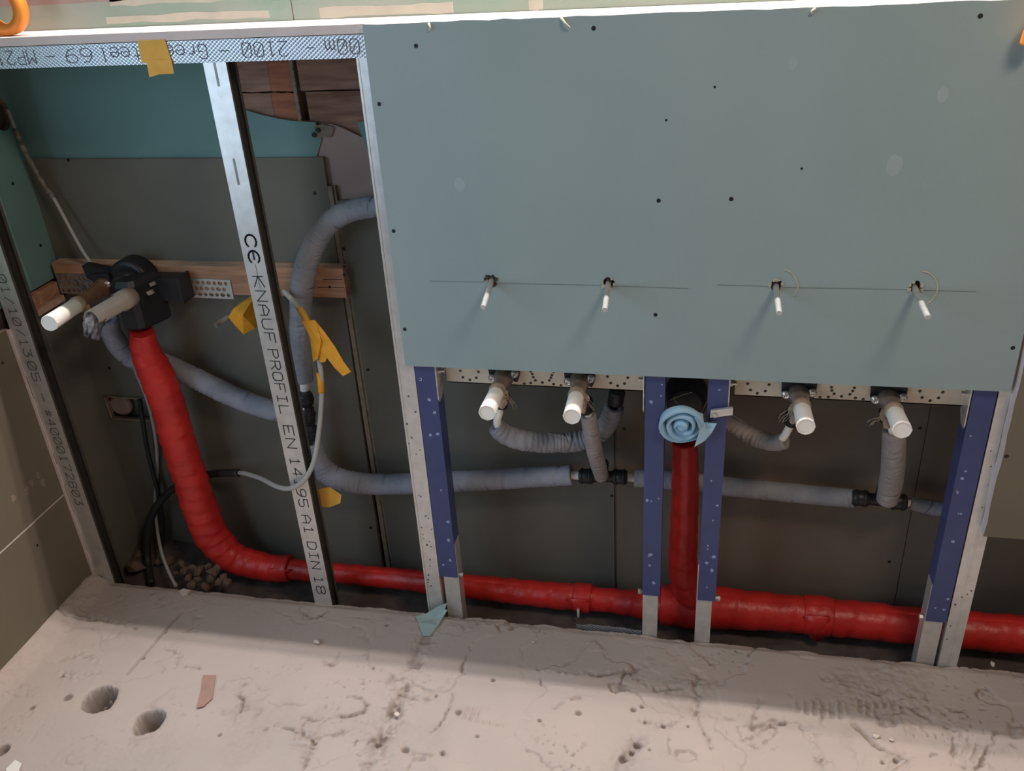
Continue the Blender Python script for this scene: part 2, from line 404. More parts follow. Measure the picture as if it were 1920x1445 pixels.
def build_floor():
    step = 0.0023
    xs = np.arange(-1.445, 0.98, step); ys = np.arange(-0.66, 0.0005, step)
    X, Yg = np.meshgrid(xs, ys, indexing='ij')
    wx = X+0.012*(fbm(X*30, Yg*30, 5)-0.5)+0.012*(fbm(X*95, Yg*95, 6, 3)-0.5); wy = Yg+0.012*(fbm(X*30, Yg*30, 9)-0.5)+0.012*(fbm(X*95, Yg*95, 11, 3)-0.5)
    # flat trowelled plates with broken borders
    f1 = fbm(wx*5.2, wy*6.5, 21, 4); f2 = fbm(wx*7.5+9, wy*8.5, 37, 4)
    rightness = 0.35+0.65*smooth(-1.15, -0.35, X)
    e1 = np.exp(-((f1-0.50)/0.010)**2); e2 = np.exp(-((f2-0.47)/0.008)**2)*(fbm(X*2.2, Yg*2.2, 3, 2) > 0.45)
    border = np.clip(e1+e2, 0, 1)*rightness
    gate = smooth(0.42, 0.62, fbm(X*11, Yg*11, 77, 3))
    border = border*gate
    hf = fbm(X*120, Yg*120, 55, 3)-0.5
    mf = fbm(X*45, Yg*45, 59, 3)-0.5
    H = 0.0022*smooth(0.495, 0.505, f1)*rightness+0.0014*smooth(0.467, 0.473, f2)*rightness
    H += 0.0016*(fbm(X*3, Yg*3, 2, 3)-0.5)+0.0005*hf*0.6
    H += border*(-0.0042+0.009*mf+0.005*hf)
    res = border*0.42*(0.5+1.2*np.clip(-mf*2+0.3, 0, 1))
    tp = smooth(0.80, 0.90, vnoise(X*150, Yg*150, 201))*smooth(0.5, 0.75, fbm(X*9, Yg*9, 66, 3))*rightness
    H -= tp*0.003; res += tp*0.45
    # gravelly scuffed zones
    sc = smooth(0.60, 0.72, fbm(X*6+3, Yg*6, 91, 3))*rightness
    H += sc*(0.005*mf+0.004*hf); res += sc*0.22*(hf+0.5)
    # comb marks left by a toothed trowel
    for (cx, cy, lx, ly, ang, pit) in COMBS:
        ca, sa = math.cos(ang), math.sin(ang)
        u = (X-cx)*ca+(Yg-cy)*sa; v = -(X-cx)*sa+(Yg-cy)*ca
        mk = smooth(1.0, 0.75, np.abs(u)/lx)*smooth(1.0, 0.7, np.abs(v)/ly*(1+0.5*(fbm(X*40, Yg*40, 8)-0.5)))
        rid = smooth(0.1, 0.5, np.sin(u/pit*2*PI+2*fbm(X*14, Yg*14, 12)))
        mk = mk*smooth(0.34, 0.60, fbm(X*26, Yg*26, 101, 3)); H += mk*(rid*0.0035-0.0024+0.004*hf+0.003*mf); res += mk*(1-rid)*0.30*(0.6+hf)
    # straight saw cut / tile joints
    for (a, b, w, dpt, rg) in GROOVES:
        d, t = seg_dist(X+0.004*rg*mf*4, Yg+0.004*rg*hf*3, a, b)
        k = np.exp(-(d/w)**2)*(1 if rg == 0 else smooth(0.35, 0.6, fbm(X*25, Yg*25, 31, 3)))
        if rg == 0: k = k*(0.35+0.65*smooth(0.45, 0.55, fbm(X*16, Yg*16, 33, 2)))
        H -= k*dpt*(1+1.2*rg*hf); res += k*0.62*(0.6+0.8*rg*hf)
        if rg:
            kk = np.exp(-(d/(w*2.2))**2)
            H += kk*(0.008*hf+0.005*mf); res += kk*0.25*smooth(0.0, 0.3, -mf+hf)
    # small pits
    for (cx, cy, r, dpt) in PITS:
        d = np.hypot(X-cx, Yg-cy)*(1+0.5*mf)
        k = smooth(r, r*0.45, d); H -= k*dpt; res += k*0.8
    # mortar fillet along the left wall
    fl = smooth(0.055, 0.0, X-XL+0.02*mf); H += 0.022*fl
    # broken front edge of the slab
    ed = smooth(-0.022, 0.0, Yg); H -= ed*0.006*(0.4+1.4*(fbm(X*18, Yg*4, 71, 3)))
    # two core-drilled holes
    for (cx, cy, r) in ((HOLE_A), (HOLE_B)):
        d = np.hypot((X-cx), (Yg-cy)); an = np.arctan2(Yg-cy, X-cx)
        rr = r*(1+0.22*(vnoise(an*1.6+7, an*0+cx*10, 3)-0.5)+0.30*mf)
        k = smooth(rr, rr*0.84, d)
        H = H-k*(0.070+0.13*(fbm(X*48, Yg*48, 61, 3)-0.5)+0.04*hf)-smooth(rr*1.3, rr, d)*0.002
        res = res*(1-k)+k*(0.8+0.5*mf)  # hole insides take the darker tone too
    H = H*smooth(-0.66, -0.59, Yg)
    Yo = Yg+np.where(Yg > -0.004, 0.010*(fbm(X*22, X*0, 15, 4)-0.5), 0)
    nx, ny = X.shape
    V = np.stack([X, Yo, H], -1).reshape(-1, 3)
    idx = np.arange(nx*ny).reshape(nx, ny)
    Q = np.stack([idx[:-1, :-1], idx[1:, :-1], idx[1:, 1:], idx[:-1, 1:]], -1).reshape(-1, 4)
    extra = []; Qx = []
    base = nx*ny
    # broken slab face down to the recess
    low = np.stack([xs, Yo[:, -1]-0.01, np.full(nx, ZBED)], -1)
    ei = np.arange(nx)+base; extra.append(low)
    Qx.append(np.stack([idx[:-1, -1], idx[1:, -1], ei[1:], ei[:-1]], -1)); base += nx
    # the rest of the room floor, plain
    far = np.array([(-1.445, -3.4, 0), (1.9, -3.4, 0), (1.9, -0.658, 0), (-1.445, -0.658, 0), (0.977, -0.658, 0), (1.9, 0.0, 0), (0.977, 0.0, 0), (1.9, 0.0, ZBED), (0.977, 0, ZBED)])
    extra.append(far)
    Qx.append(np.array([(base, base+1, base+2, base+3), (base+4, base+2, base+5, base+6), (base+6, base+5, base+7, base+8)]))
    V = np.concatenate([V]+extra); Q = np.concatenate([Q]+Qx)
    me = bpy.data.meshes.new('floor')
    me.vertices.add(len(V)); me.vertices.foreach_set('co', V.ravel())
    me.loops.add(Q.size); me.loops.foreach_set('vertex_index', Q.ravel().astype(np.int32))
    me.polygons.add(len(Q)); me.polygons.foreach_set('loop_start', np.arange(0, Q.size, 4, dtype=np.int32))
    me.polygons.foreach_set('use_smooth', np.ones(len(Q), bool))
    me.update(); me.validate()
    at = me.attributes.new('residue_and_hollows', 'FLOAT', 'POINT')
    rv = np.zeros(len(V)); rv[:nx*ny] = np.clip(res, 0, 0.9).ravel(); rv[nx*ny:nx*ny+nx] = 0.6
    at.data.foreach_set('value', rv)
    me.materials.append(M_FLOOR)
    o = bpy.data.objects.new('floor', me); COL.objects.link(o); WL['floor'] = Vector((0, 0, 0))
    o['kind'] = 'structure'
    return o

def xy(p): return (p[0], p[1])
GROOVES = [(xy((-1.1633, -0.0825, 0.0000)), xy((-1.1798, -0.2756, 0.0000)), 0.0035, 0.005, 0),
           (xy((-0.5634, -0.0799, 0.0000)), xy((-0.5685, -0.2826, 0.0000)), 0.012, 0.006, 1),
           (xy((-0.5685, -0.2826, 0.0000)), xy((-0.5764, -0.4250, 0.0000)), 0.014, 0.006, 1),
           (xy((-0.0850, -0.2929, 0.0000)), xy((-0.1144, -0.3518, 0.0000)), 0.011, 0.007, 1),
           (xy((0.0199, -0.0972, 0.0000)), xy((0.0187, -0.2129, 0.0000)), 0.004, 0.004, 1),
           (xy((-0.7086, -0.3380, 0.0000)), xy((-0.6972, -0.4441, -0.0000)), 0.003, 0.005, 0),
           (xy((-1.0908, -0.1339, -0.0000)), xy((-1.1208, -0.1400, 0.0000)), 0.0022, 0.003, 0),
           (xy((-1.0898, -0.0989, 0.0000)), xy((-1.1156, -0.1375, 0.0000)), 0.0022, 0.003, 0),
           (xy((-0.0840, -0.2418, 0.0000)), xy((-0.0379, -0.2438, 0.0000)), 0.004, 0.005, 1),
           (xy((-0.0379, -0.2438, 0.0000)), xy((0.0165, -0.2066, 0.0000)), 0.004, 0.005, 1),
           (xy((-0.2532, -0.2318, 0.0000)), xy((-0.2099, -0.1976, 0.0000)), 0.004, 0.004, 1),
           (xy((-1.4530, -0.1307, 0.0000)), xy((-1.4192, -0.1440, -0.0000)), 0.003, 0.004, 0),
           (xy((-1.3190, -0.3010, 0.0000)), xy((-1.2683, -0.3042, 0.0000)), 0.004, 0.005, 1),
           (xy((0.2349, -0.2118, 0.0000)), xy((0.2462, -0.3005, 0.0000)), 0.005, 0.005, 1),
           (xy((0.3197, -0.1835, 0.0000)), xy((0.3553, -0.2363, 0.0000)), 0.004, 0.005, 0)]
LINES = [[(-0.8284, -0.3764, 0.0000), (-0.7914, -0.3575, 0.0000), (-0.7549, -0.3624, -0.0000), (-0.7023, -0.3803, 0.0000), (-0.6587, -0.3502, 0.0000), (-0.6210, -0.3766, 0.0000)],
         [(0.0268, -0.2117, -0.0000), (0.0396, -0.2484, 0.0000), (0.0480, -0.2807, 0.0000)], [(0.1440, -0.1536, 0.0000), (0.1296, -0.1959, 0.0000), (0.1115, -0.2498, 0.0000), (0.1353, -0.2671, 0.0000)], [(0.1164, -0.2491, 0.0000), (0.1568, -0.2137, 0.0000), (0.1868, -0.2027, 0.0000)],
         [(0.2159, -0.2072, 0.0000), (0.2367, -0.2365, 0.0000), (0.2418, -0.2767, 0.0000), (0.2711, -0.2815, 0.0000)], [(-0.4638, -0.2247, 0.0000), (-0.4616, -0.2663, 0.0000), (-0.4696, -0.3052, 0.0000), (-0.4802, -0.3251, 0.0000)],
         [(-0.7515, -0.3311, 0.0000), (-0.7112, -0.3317, 0.0000), (-0.6724, -0.3149, 0.0000), (-0.6475, -0.3056, 0.0000)], [(-0.6753, -0.2624, 0.0000), (-0.6458, -0.2636, 0.0000), (-0.6313, -0.2783, 0.0000), (-0.6354, -0.2983, 0.0000), (-0.6572, -0.3099, 0.0000)],
         [(-0.5715, -0.2381, 0.0000), (-0.5467, -0.2514, 0.0000), (-0.5142, -0.2465, 0.0000), (-0.4888, -0.2083, 0.0000), (-0.4750, -0.1828, -0.0000)], [(0.2661, -0.0794, 0.0000), (0.3060, -0.0876, -0.0000), (0.3647, -0.0997, 0.0000), (0.3908, -0.0902, 0.0000)],
         [(0.4196, -0.1252, 0.0000), (0.4379, -0.1421, 0.0000), (0.4575, -0.1546, 0.0000)], [(-0.3029, -0.1348, 0.0000), (-0.2462, -0.1368, -0.0000), (-0.1801, -0.1329, 0.0000), (-0.1053, -0.1099, 0.0000)], [(-0.0979, -0.1338, 0.0000), (-0.0587, -0.1565, 0.0000), (-0.0064, -0.1416, 0.0000)],
         [(0.3142, -0.1894, 0.0000), (0.3466, -0.2316, 0.0000), (0.3986, -0.2532, 0.0000)], [(-1.3220, -0.2968, 0.0000), (-1.2761, -0.3023, 0.0000), (-1.2424, -0.2849, 0.0000), (-1.2576, -0.2526, 0.0000), (-1.3202, -0.2392, 0.0000), (-1.3467, -0.2625, 0.0000)],
         [(-0.8888, -0.0293, 0.0000), (-0.8446, -0.0553, 0.0000), (-0.8220, -0.0468, 0.0000), (-0.8195, -0.0304, 0.0000)], [(-0.7685, -0.1806, 0.0000), (-0.7442, -0.1863, 0.0000), (-0.7361, -0.1632, 0.0000), (-0.7373, -0.1475, 0.0000)], [(-0.5952, -0.3725, -0.0000), (-0.5726, -0.3434, 0.0000), (-0.5582, -0.3372, 0.0000)],
         [(0.2556, -0.1959, -0.0000), (0.2642, -0.1555, 0.0000), (0.2566, -0.1297, 0.0000)], [(0.4856, -0.1217, 0.0000), (0.5055, -0.1265, 0.0000), (0.5205, -0.1229, 0.0000)], [(0.4924, -0.1906, 0.0000), (0.4788, -0.2347, 0.0000), (0.4923, -0.2558, 0.0000)], [(-1.4047, -0.1383, 0.0000), (-1.3232, -0.1339, 0.0000), (-1.2639, -0.1396, 0.0000), (-1.2281, -0.1485, 0.0000)],
         [(-1.1359, -0.1943, 0.0000), (-1.0969, -0.2049, 0.0000), (-1.0833, -0.2395, 0.0000), (-1.0306, -0.2380, 0.0000)], [(-0.8826, -0.3375, 0.0000), (-0.8934, -0.3040, 0.0000), (-0.9239, -0.2796, 0.0000), (-0.9067, -0.2651, 0.0000)], [(-0.5074, -0.3776, 0.0000), (-0.4752, -0.3787, 0.0000), (-0.4409, -0.3696, 0.0000)]]
for ln in LINES:
    for a_, b_ in zip(ln[:-1], ln[1:]): GROOVES.append((xy(a_), xy(b_), 0.0030, 0.0035, 1))
COMBS = [(*xy((-0.3911, -0.2718, 0.0000)), 0.055, 0.022, -0.1, 0.014), (*xy((0.2544, -0.1543, 0.0000)), 0.065, 0.025, -0.1, 0.016),
         (*xy((0.3689, -0.1395, 0.0000)), 0.05, 0.025, -0.1, 0.015), (*xy((-0.7390, -0.3731, 0.0000)), 0.05, 0.016, 0.1, 0.012),
         (*xy((0.5153, -0.2112, -0.0000)), 0.04, 0.03, -0.5, 0.016), (*xy((0.3659, -0.2584, 0.0000)), 0.04, 0.03, -0.8, 0.015),
         (*xy((-0.7198, -0.4171, 0.0000)), 0.03, 0.035, 1.5, 0.013)]
PITS = [(*xy((-0.3906, -0.1776, 0.0000)), 0.0055, 0.008), (*xy((-0.0987, -0.2136, 0.0000)), 0.007, 0.008), (*xy((-0.0829, -0.2031, 0.0000)), 0.006, 0.008),
        (*xy((-0.2770, -0.2676, 0.0000)), 0.005, 0.006), (*xy((-0.0849, -0.2941, 0.0000)), 0.008, 0.010), (*xy((-0.0933, -0.3126, 0.0000)), 0.007, 0.010),
        (*xy((-0.1085, -0.3307, 0.0000)), 0.008, 0.010), (*xy((-0.0379, -0.2438, 0.0000)), 0.006, 0.008), (*xy((-0.0739, -0.2403, 0.0000)), 0.005, 0.006),
        (*xy((-0.6637, -0.0539, 0.0000)), 0.005, 0.007), (*xy((-0.5746, -0.3693, 0.0000)), 0.009, 0.008), (*xy((-0.6998, -0.3863, 0.0000)), 0.006, 0.007),
        (*xy((-0.6206, -0.3689, 0.0000)), 0.005, 0.006), (*xy((-0.4971, -0.2354, 0.0000)), 0.005, 0.006), (*xy((-0.4408, -0.2699, -0.0000)), 0.010, 0.004),
        (*xy((-0.2043, -0.2378, 0.0000)), 0.009, 0.004), (*xy((0.0073, -0.2368, 0.0000)), 0.004, 0.005), (*xy((-0.0612, -0.3039, 0.0000)), 0.004, 0.006),
        (*xy((-1.1643, -0.1462, -0.0000)), 0.005, 0.006), (*xy((-1.1703, -0.2286, 0.0000)), 0.006, 0.006), (*xy((-1.3255, -0.3939, 0.0000)), 0.008, 0.005),
        (*xy((-1.3134, -0.4976, 0.0000)), 0.016, 0.020), (*xy((-1.3552, -0.0127, 0.0000)), 0.005, 0.005), (*xy((-1.2678, -0.0318, 0.0000)), 0.005, 0.005),
        (*xy((-0.6516, -0.1819, 0.0000)), 0.004, 0.005), (*xy((-0.8967, -0.3962, 0.0000)), 0.005, 0.004), (*xy((-1.2665, -0.3561, -0.0000)), 0.012, 0.002),
        (*xy((-0.3899, -0.3215, -0.0000)), 0.005, 0.006), (*xy((-0.5194, -0.3732, 0.0000)), 0.009, 0.006), (*xy((-0.4466, -0.3680, 0.0000)), 0.006, 0.006),
        (*xy((0.3799, -0.2561, 0.0000)), 0.006, 0.008), (*xy((0.3556, -0.2658, 0.0000)), 0.005, 0.008)]
HOLE_A = (*xy((-1.1959, -0.3483, 0.0000)), 0.036)
HOLE_B = (*xy((-1.0592, -0.3866, 0.0000)), 0.032)
floor = build_floor()

# raw bed of the recess behind the slab edge
def build_bed():
    xs = np.arange(-1.47, 1.05, 0.012); ys = np.arange(-0.02, 0.24, 0.010)
    X, Yg = np.meshgrid(xs, ys, indexing='ij')
    H = ZBED+0.016*(fbm(X*28, Yg*28, 4, 4)-0.5)
    H += 0.050*smooth(-1.0, -1.35, X)*smooth(0.05, 0.2, Yg)
    mb = MB(); nx, ny = X.shape
    V = np.stack([X, Yg, H], -1).reshape(-1, 3); idx = np.arange(nx*ny).reshape(nx, ny)
    Q = np.stack([idx[:-1, :-1], idx[1:, :-1], idx[1:, 1:], idx[:-1, 1:]], -1).reshape(-1, 4)
    mb.add(V.tolist(), Q.tolist(), 0, True)
    o = mb.build('recess_bed', M_BED, floor, recalc=False)
build_bed()

# ------------------------------------------------------------------ the setting: walls
def structure(name):
    o = bpy.data.objects.new(name, None); COL.objects.link(o); WL[o.name] = Vector((0, 0, 0)); o['kind'] = 'structure'
    return o
def screw_dot(p, parent, nrm=(0, -1, 0), r=0.0038, m=M_SCREW):
    mb = MB(); mb.lathe(Vector(p)-Vector(nrm)*0.002, nrm, [(0, r*0.9), (0.0024, r), (0.0027, r*0.8), (0.0023, r*0.45)], 10)
    return mb.build('screw', m, parent)

wall_back = structure('wall_back')
bk = YB+0.0125
MB().box(-1.5, 1.1, YB+0.03, YB+0.05, -0.12, 1.26).build('masonry_backing', M_BED, wall_back)
# upper green board with the torn top right corner
xj = -0.757
P = [(-1.46, 0.960), (-0.752, 0.960)]
tear = [(-0.7759, 0.2050, 0.9845), (-0.7581, 0.2050, 1.0225), (-0.7660, 0.2050, 1.0559), (-0.8162, 0.2050, 1.0597), (-0.8439, 0.2050, 1.0643), (-0.8768, 0.2050, 1.0720), (-0.9073, 0.2050, 1.0808), (-0.9346, 0.2050, 1.0833)]
P = [(-1.46, 0.94), (-0.765, 0.94)]+[(p[0], p[2]) for p in tear]+[(-0.945, 1.25), (-1.46, 1.25)]
MB().plate(P, [], 0.012, (0, 0.208, 0), (1, 0, 0), (0, 0, 1), 0, 1).build('plasterboard', [M_GREEN, M_DUSTY], wall_back)
# lower left grey board with the socket cut-out
sk = [(-1.425, 0.345), (-1.315, 0.345), (-1.305, 0.405), (-1.428, 0.408)]
ul = MB().plate([(-1.46, -0.11), (-0.770, -0.11), (-0.758, 0.9885), (-1.46, 0.9885)], [sk], 0.0125, (0, YB, 0), (1, 0, 0), (0, 0, 1), 0, 1).build('plasterboard', [M_DARKB, M_DUSTY], wall_back)
for p in ((-0.7878, 0.2000, 0.9160), (-1.3905, 0.2000, 0.4865), (-1.3387, 0.2000, 0.9868)): screw_dot((p[0], YB, p[2]), ul)
skr = MB()
skr.box(-1.43, -1.30, YB+0.028, YB+0.0295, 0.34, 0.41)
skr.build('socket_recess', M_DARKB, wall_back)
MB().lathe((-1.402, YB+0.027, 0.376), (0, -1, 0), [(0, 0.030), (0.014, 0.029), (0.018, 0.022)], 20).build('plaster_plug', M_PLASTER, wall_back)
rim = MB()
for a, b2 in zip(sk, sk[1:]+sk[:1]):
    tube(rim, [(a[0], YB-0.001, a[1]), ((a[0]+b2[0])/2, YB-0.0015, (a[1]+b2[1])/2+0.001), (b2[0], YB-0.001, b2[1])], 6, 3, r=0.0028)
rim.build('broken_rim', M_DUSTY, wall_back)
# joint with its raw edge, then the boards to the right
jt = MB()
jt.box(-0.757, -0.742, YB+0.002, YB+0.012, -0.11, 0.93)
jt.add([(-0.7555, YB-0.0016, -0.1), (-0.7475, YB-0.0016, -0.1), (-0.7475, YB-0.0016, 0.93), (-0.7555, YB-0.0016, 0.93)], [(0,1,2,3)])
jt.box(-0.7575, -0.7485, YB-0.0015, YB+0.002, -0.1, 0.93)
jt.build('joint_edge', M_DUSTY, wall_back)
b2o = MB().plate([(-0.741, -0.11), (-0.1795, -0.11), (-0.1795, 1.0), (-0.62, 1.0), (-0.665, 0.905), (-0.741, 0.90)], [], 0.0125, (0, YB, 0), (1, 0, 0), (0, 0, 1), 0, 1).build('plasterboard', [M_DARKB, M_DUSTY], wall_back)
for p in ((-0.7288, 0.2000, 0.5133), (-0.7837, 0.2000, 0.0700), (-0.7424, 0.2000, 0.7965), (-0.1846, 0.2000, 0.2176), (-0.7545, 0.2000, 0.0793)): screw_dot((p[0], YB, p[2]), b2o)
b3o = MB().plate([(-0.1725, -0.11), (0.449, -0.11), (0.449, 1.0), (-0.1725, 1.0)], [], 0.0125, (0, YB-0.001, 0), (1, 0, 0), (0, 0, 1), 0, 1).build('plasterboard', [M_DARKB2, M_DUSTY], wall_back)
for p in ((-0.1570, 0.2000, 0.3970), (0.4375, 0.2000, 0.4364), (0.4237, 0.2000, 0.0947)): screw_dot((p[0], YB-0.001, p[2]), b3o)
MB().plate([(0.4515, -0.11), (1.08, -0.11), (1.08, 1.0), (0.4515, 1.0)], [], 0.0125, (0, YB, 0), (1, 0, 0), (0, 0, 1), 0, 1).build('plasterboard', [M_DARKB2, M_DUSTY], wall_back)
MB().box(-0.1795, -0.1725, YB+0.0045, YB+0.012, -0.11, 1.0).build('joint_edge', M_DARKB2, wall_back)
MB().box(0.449, 0.4515, YB+0.002, YB+0.012, -0.11, 1.0).build('joint_edge', M_DARKB2, wall_back)
# pinkish plaster and bare planks at the top
pl = [(-0.7716, 0.2130, 0.9748), (-0.7684, 0.2130, 1.0480), (-0.7339, 0.2130, 1.0517), (-0.7148, 0.2130, 1.0452), (-0.6627, 0.2130, 1.0197), (-0.6548, 0.2130, 0.9796)]
MB().plate([(-0.775, 0.86), (-0.52, 0.86), (-0.52, 1.06)]+[(p[0], p[2]) for p in reversed(pl[1:-1])]+[(-0.775, 1.04)], [], 0.006, (0, 0.2105, 0), (1, 0, 0), (0, 0, 1)).build('plaster_patch', M_PLASTER, wall_back)
ps = [(-0.7693, 0.2100, 1.0487), (-0.7506, 0.2100, 1.0525), (-0.7269, 0.2100, 1.0460), (-0.7367, 0.2100, 1.0274), (-0.7664, 0.2100, 1.0256)]
MB().plate([(p[0], p[2]) for p in ps], [], 0.004, (0, 0.2065, 0), (1, 0, 0), (0, 0, 1)).build('mortar_lump', M_DUSTY, wall_back)
for p in ((-0.7617, 0.2050, 1.0413), (-0.7712, 0.2050, 1.0321)): screw_dot((p[0], 0.2045, p[2]), wall_back, r=0.005)
zr = 1.1135
def plank(x0, x1, z0, z1, y, m):
    n = 8; mb = MB()
    V = []; F = []
    top = [(x0+(x1-x0)*i/n, z1+random.uniform(-0.0012, 0.0012)) for i in range(n+1)]
    bot = [(x0+(x1-x0)*i/n, z0+random.uniform(-0.0012, 0.0012)) for i in range(n+1)]
    mb.plate(bot+top[::-1], [], 0.012, (0, y, 0), (1, 0, 0), (0, 0, 1))
    return mb.build('plank', m, wall_back)
plank(-0.97, -0.8525, 1.1150, 1.26, 0.218, M_PLANK)
plank(-0.8525, -0.805, 1.1150, 1.26, 0.2185, M_PLANKO)
plank(-0.790, -0.5, 1.1150, 1.26, 0.2175, M_PLANK)
plank(-0.97, -0.855, 1.01, 1.1115, 0.2172, M_PLANK)
plank(-0.855, -0.796, 1.01, 1.1115, 0.2178, M_PLANKO)
plank(-0.781, -0.5, 1.01, 1.1115, 0.2182, M_PLANK)
lath = MB(); lath.box(-0.803, -0.796, 0.212, 0.219, 1.03, 1.26)
for k in range(13):
    lath.lathe((-0.7985, 0.2125, 1.045+k*0.016), (0, -1, 0), [(0, 0.0022), (0.002, 0.0016)], 6)
lath.build('metal_lath', M_DUSTY, wall_back)
# grey card strip behind the panel edge
cs = [(-0.6768, 0.2080, 1.0561), (-0.6556, 0.2080, 1.0578), (-0.6551, 0.2080, 0.9809), (-0.6708, 0.2080, 1.0282)]
MB().plate([(p[0], p[2]) for p in cs], [], 0.002, (0, 0.2035, 0), (1, 0, 0), (0, 0, 1)).build('blue_board_offcut', M_GREEN, wall_back)

# upper wall standing back above the ledge
wall_upper = structure('wall_upper')
yu = 0.094
xk = ((-0.7246, 0.0940, 1.2709))[0]
u1 = MB().plate([(-1.5, 1.19), (xk-0.0012, 1.19), (xk-0.0012, 2.5), (-1.5, 2.5)], [], 0.0125, (0, yu, 0), (1, 0, 0), (0, 0, 1), 0, 1).build('plasterboard', [M_UPPER, M_GYPSUM], wall_upper)
u2 = MB().plate([(xk+0.0012, 1.19), (1.2, 1.19), (1.2, 2.5), (xk+0.0012, 2.5)], [], 0.0125, (0, yu, 0), (1, 0, 0), (0, 0, 1), 0, 1).build('plasterboard', [M_UPPER, M_GYPSUM], wall_upper)
def smear(x0, x1, z0, z1, n=9, m=M_FILL, nm='filler_smear', par=wall_upper):
    top = [(x0+(x1-x0)*i/n, z1+random.uniform(-0.002, 0.002)) for i in range(n+1)]
    bot = [(x0+(x1-x0)*i/n, z0+random.uniform(-0.002, 0.002)) for i in range(n+1)]
    MB().plate(bot+top[::-1], [], 0.0008, (0, yu-0.0008, 0), (1, 0, 0), (0, 0, 1)).build(nm, m, par)
sA = (-1.2251, 0.0940, 1.3003)
smear(-1.5, -0.95, sA[2], sA[2]+0.05, 14, M_PLASTER, 'plaster_smear')
sB = (-1.0912, 0.0940, 1.2663); sC = (-0.7688, 0.0940, 1.2665); sD = (-0.6742, 0.0940, 1.2631); sE = (-0.4340, 0.0940, 1.2652)
smear(sB[0], sC[0], sC[2]-0.004, sC[2]+0.008); smear(sD[0], sE[0], sD[2]-0.006, sD[2]+0.010)
sF = (-0.2928, 0.0940, 1.2648); smear(sF[0]-0.012, sF[0]+0.012, sF[2]-0.01, sF[2]+0.02, 4)
sG = (-0.9749, 0.0940, 1.2952); smear(sG[0]-0.1, sG[0]+0.12, sG[2]-0.004, sG[2]+0.05)

# left wall: finished boards in front of the frame, raw green board inside the recess
wall_left = structure('wall_left')
MB().box(XL-0.16, XL-0.016, -0.44, 0.24, -0.12, 0.70).build('masonry_backing', M_BED, wall_left)
MB().box(XL-0.16, XL-0.016, -3.4, -0.44, -0.12, 0.555).build('masonry_backing', M_BED, wall_left)
def lboard(y0, y1, z0, z1, x=XL):
    return MB().box_side(x-0.0125, x, y0, y1, z0, z1, 0, 1).build('plasterboard', [M_BROWN, M_GYPSUM], wall_left)
lb1 = lboard(-3.3, -0.004, -0.03, 0.2535); lb2 = lboard(-0.44, -0.004, 0.2575, 0.679); lboard(-3.3, -0.4415, 0.2575, 0.56)
MB().box(XL-0.0125, XL-0.0015, -3.3, -0.004, 0.2536, 0.2574).build('white_joint', M_GYPSUM, wall_left)
for p in ((-1.4450, -0.0421, 0.6199), (-1.4450, -0.1248, 0.2009)): screw_dot((XL, p[1], p[2]), lb2, (1, 0, 0), 0.003)
ed = MB(); n = 24                                                   # raw cut edge of the boards, slightly ragged
for i in range(n):
    z0 = 0.0+0.679*i/n; z1 = 0.0+0.679*(i+1)/n
    ed.box(XL-0.010, XL+0.0065+random.uniform(-0.0012, 0.0012), -0.0042, -0.0005, z0, z1)
ed.build('cut_edge', M_GYPSUM, wall_left)
scr = [(-1.4450, -0.0814, 0.3409), (-1.4450, -0.0545, 0.3443), (-1.4450, -0.0509, 0.3202), (-1.4450, -0.1025, 0.3339), (-1.4450, -0.1401, 0.3389)]
for p in scr:
    MB().plate(circle(p[1], p[2], 0.009, 9, jit=0.45, sx=0.8), [], 0.0006, (XL+0.0006, 0, 0), (0, 1, 0), (0, 0, 1)).build('filler_smear', M_DUSTY, wall_left)
ho = []
for k in range(24):
    a = 2*PI*k/24; ho.append((0.172+0.027*math.cos(a), 1.090+0.034*math.sin(a)))
MB().plate([(-0.45, 0.725), (0.215, 0.725), (0.215, 1.26), (-0.45, 1.26)], [ho], 0.0125, (XL, 0, 0), (0, 1, 0), (0, 0, 1), 0, 1).build('plasterboard', [M_GREEN, M_DUSTY], wall_left)
for p in ((-1.4450, 0.1447, 0.9517), (-1.4450, 0.1674, 0.8062)): screw_dot((XL, p[1], p[2]), wall_left, (1, 0, 0), 0.004)
MB().box(XL-0.012, XL-0.0005, 0.0, 0.212, 0.0-0.1, 0.676).build('recess_lining', M_DARKB, wall_left)
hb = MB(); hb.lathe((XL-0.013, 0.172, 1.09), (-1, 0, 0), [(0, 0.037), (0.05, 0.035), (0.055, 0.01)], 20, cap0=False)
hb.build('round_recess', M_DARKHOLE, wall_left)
# upper part of the left wall with its window opening, beyond the frame
MB().box(XL-0.16, XL-0.013, -0.44, 0.24, 0.70, 2.5).build('upper_masonry', M_BED, wall_left)
MB().box(XL-0.16, XL-0.002, -3.4, -2.5, 0.555, 2.5).build('wall_pier', M_UPPER, wall_left)
MB().box(XL-0.16, XL-0.002, -2.5, -0.44, 2.1, 2.5).build('window_lintel', M_UPPER, wall_left)

# the rest of the room, behind and beside the camera
def slab(name, *b, m=None):
    o = MB().box(*b).build(name, m or M_ROOM); o['kind'] = 'structure'; return o
slab('wall_right', 1.9, 2.0, -3.5, 0.25, -0.12, 2.6)
slab('wall_front', -1.6, 2.0, -3.5, -3.4, -0.12, 2.6)
slab('ceiling', -1.6, 2.0, -3.5, 0.25, 2.5, 2.6)

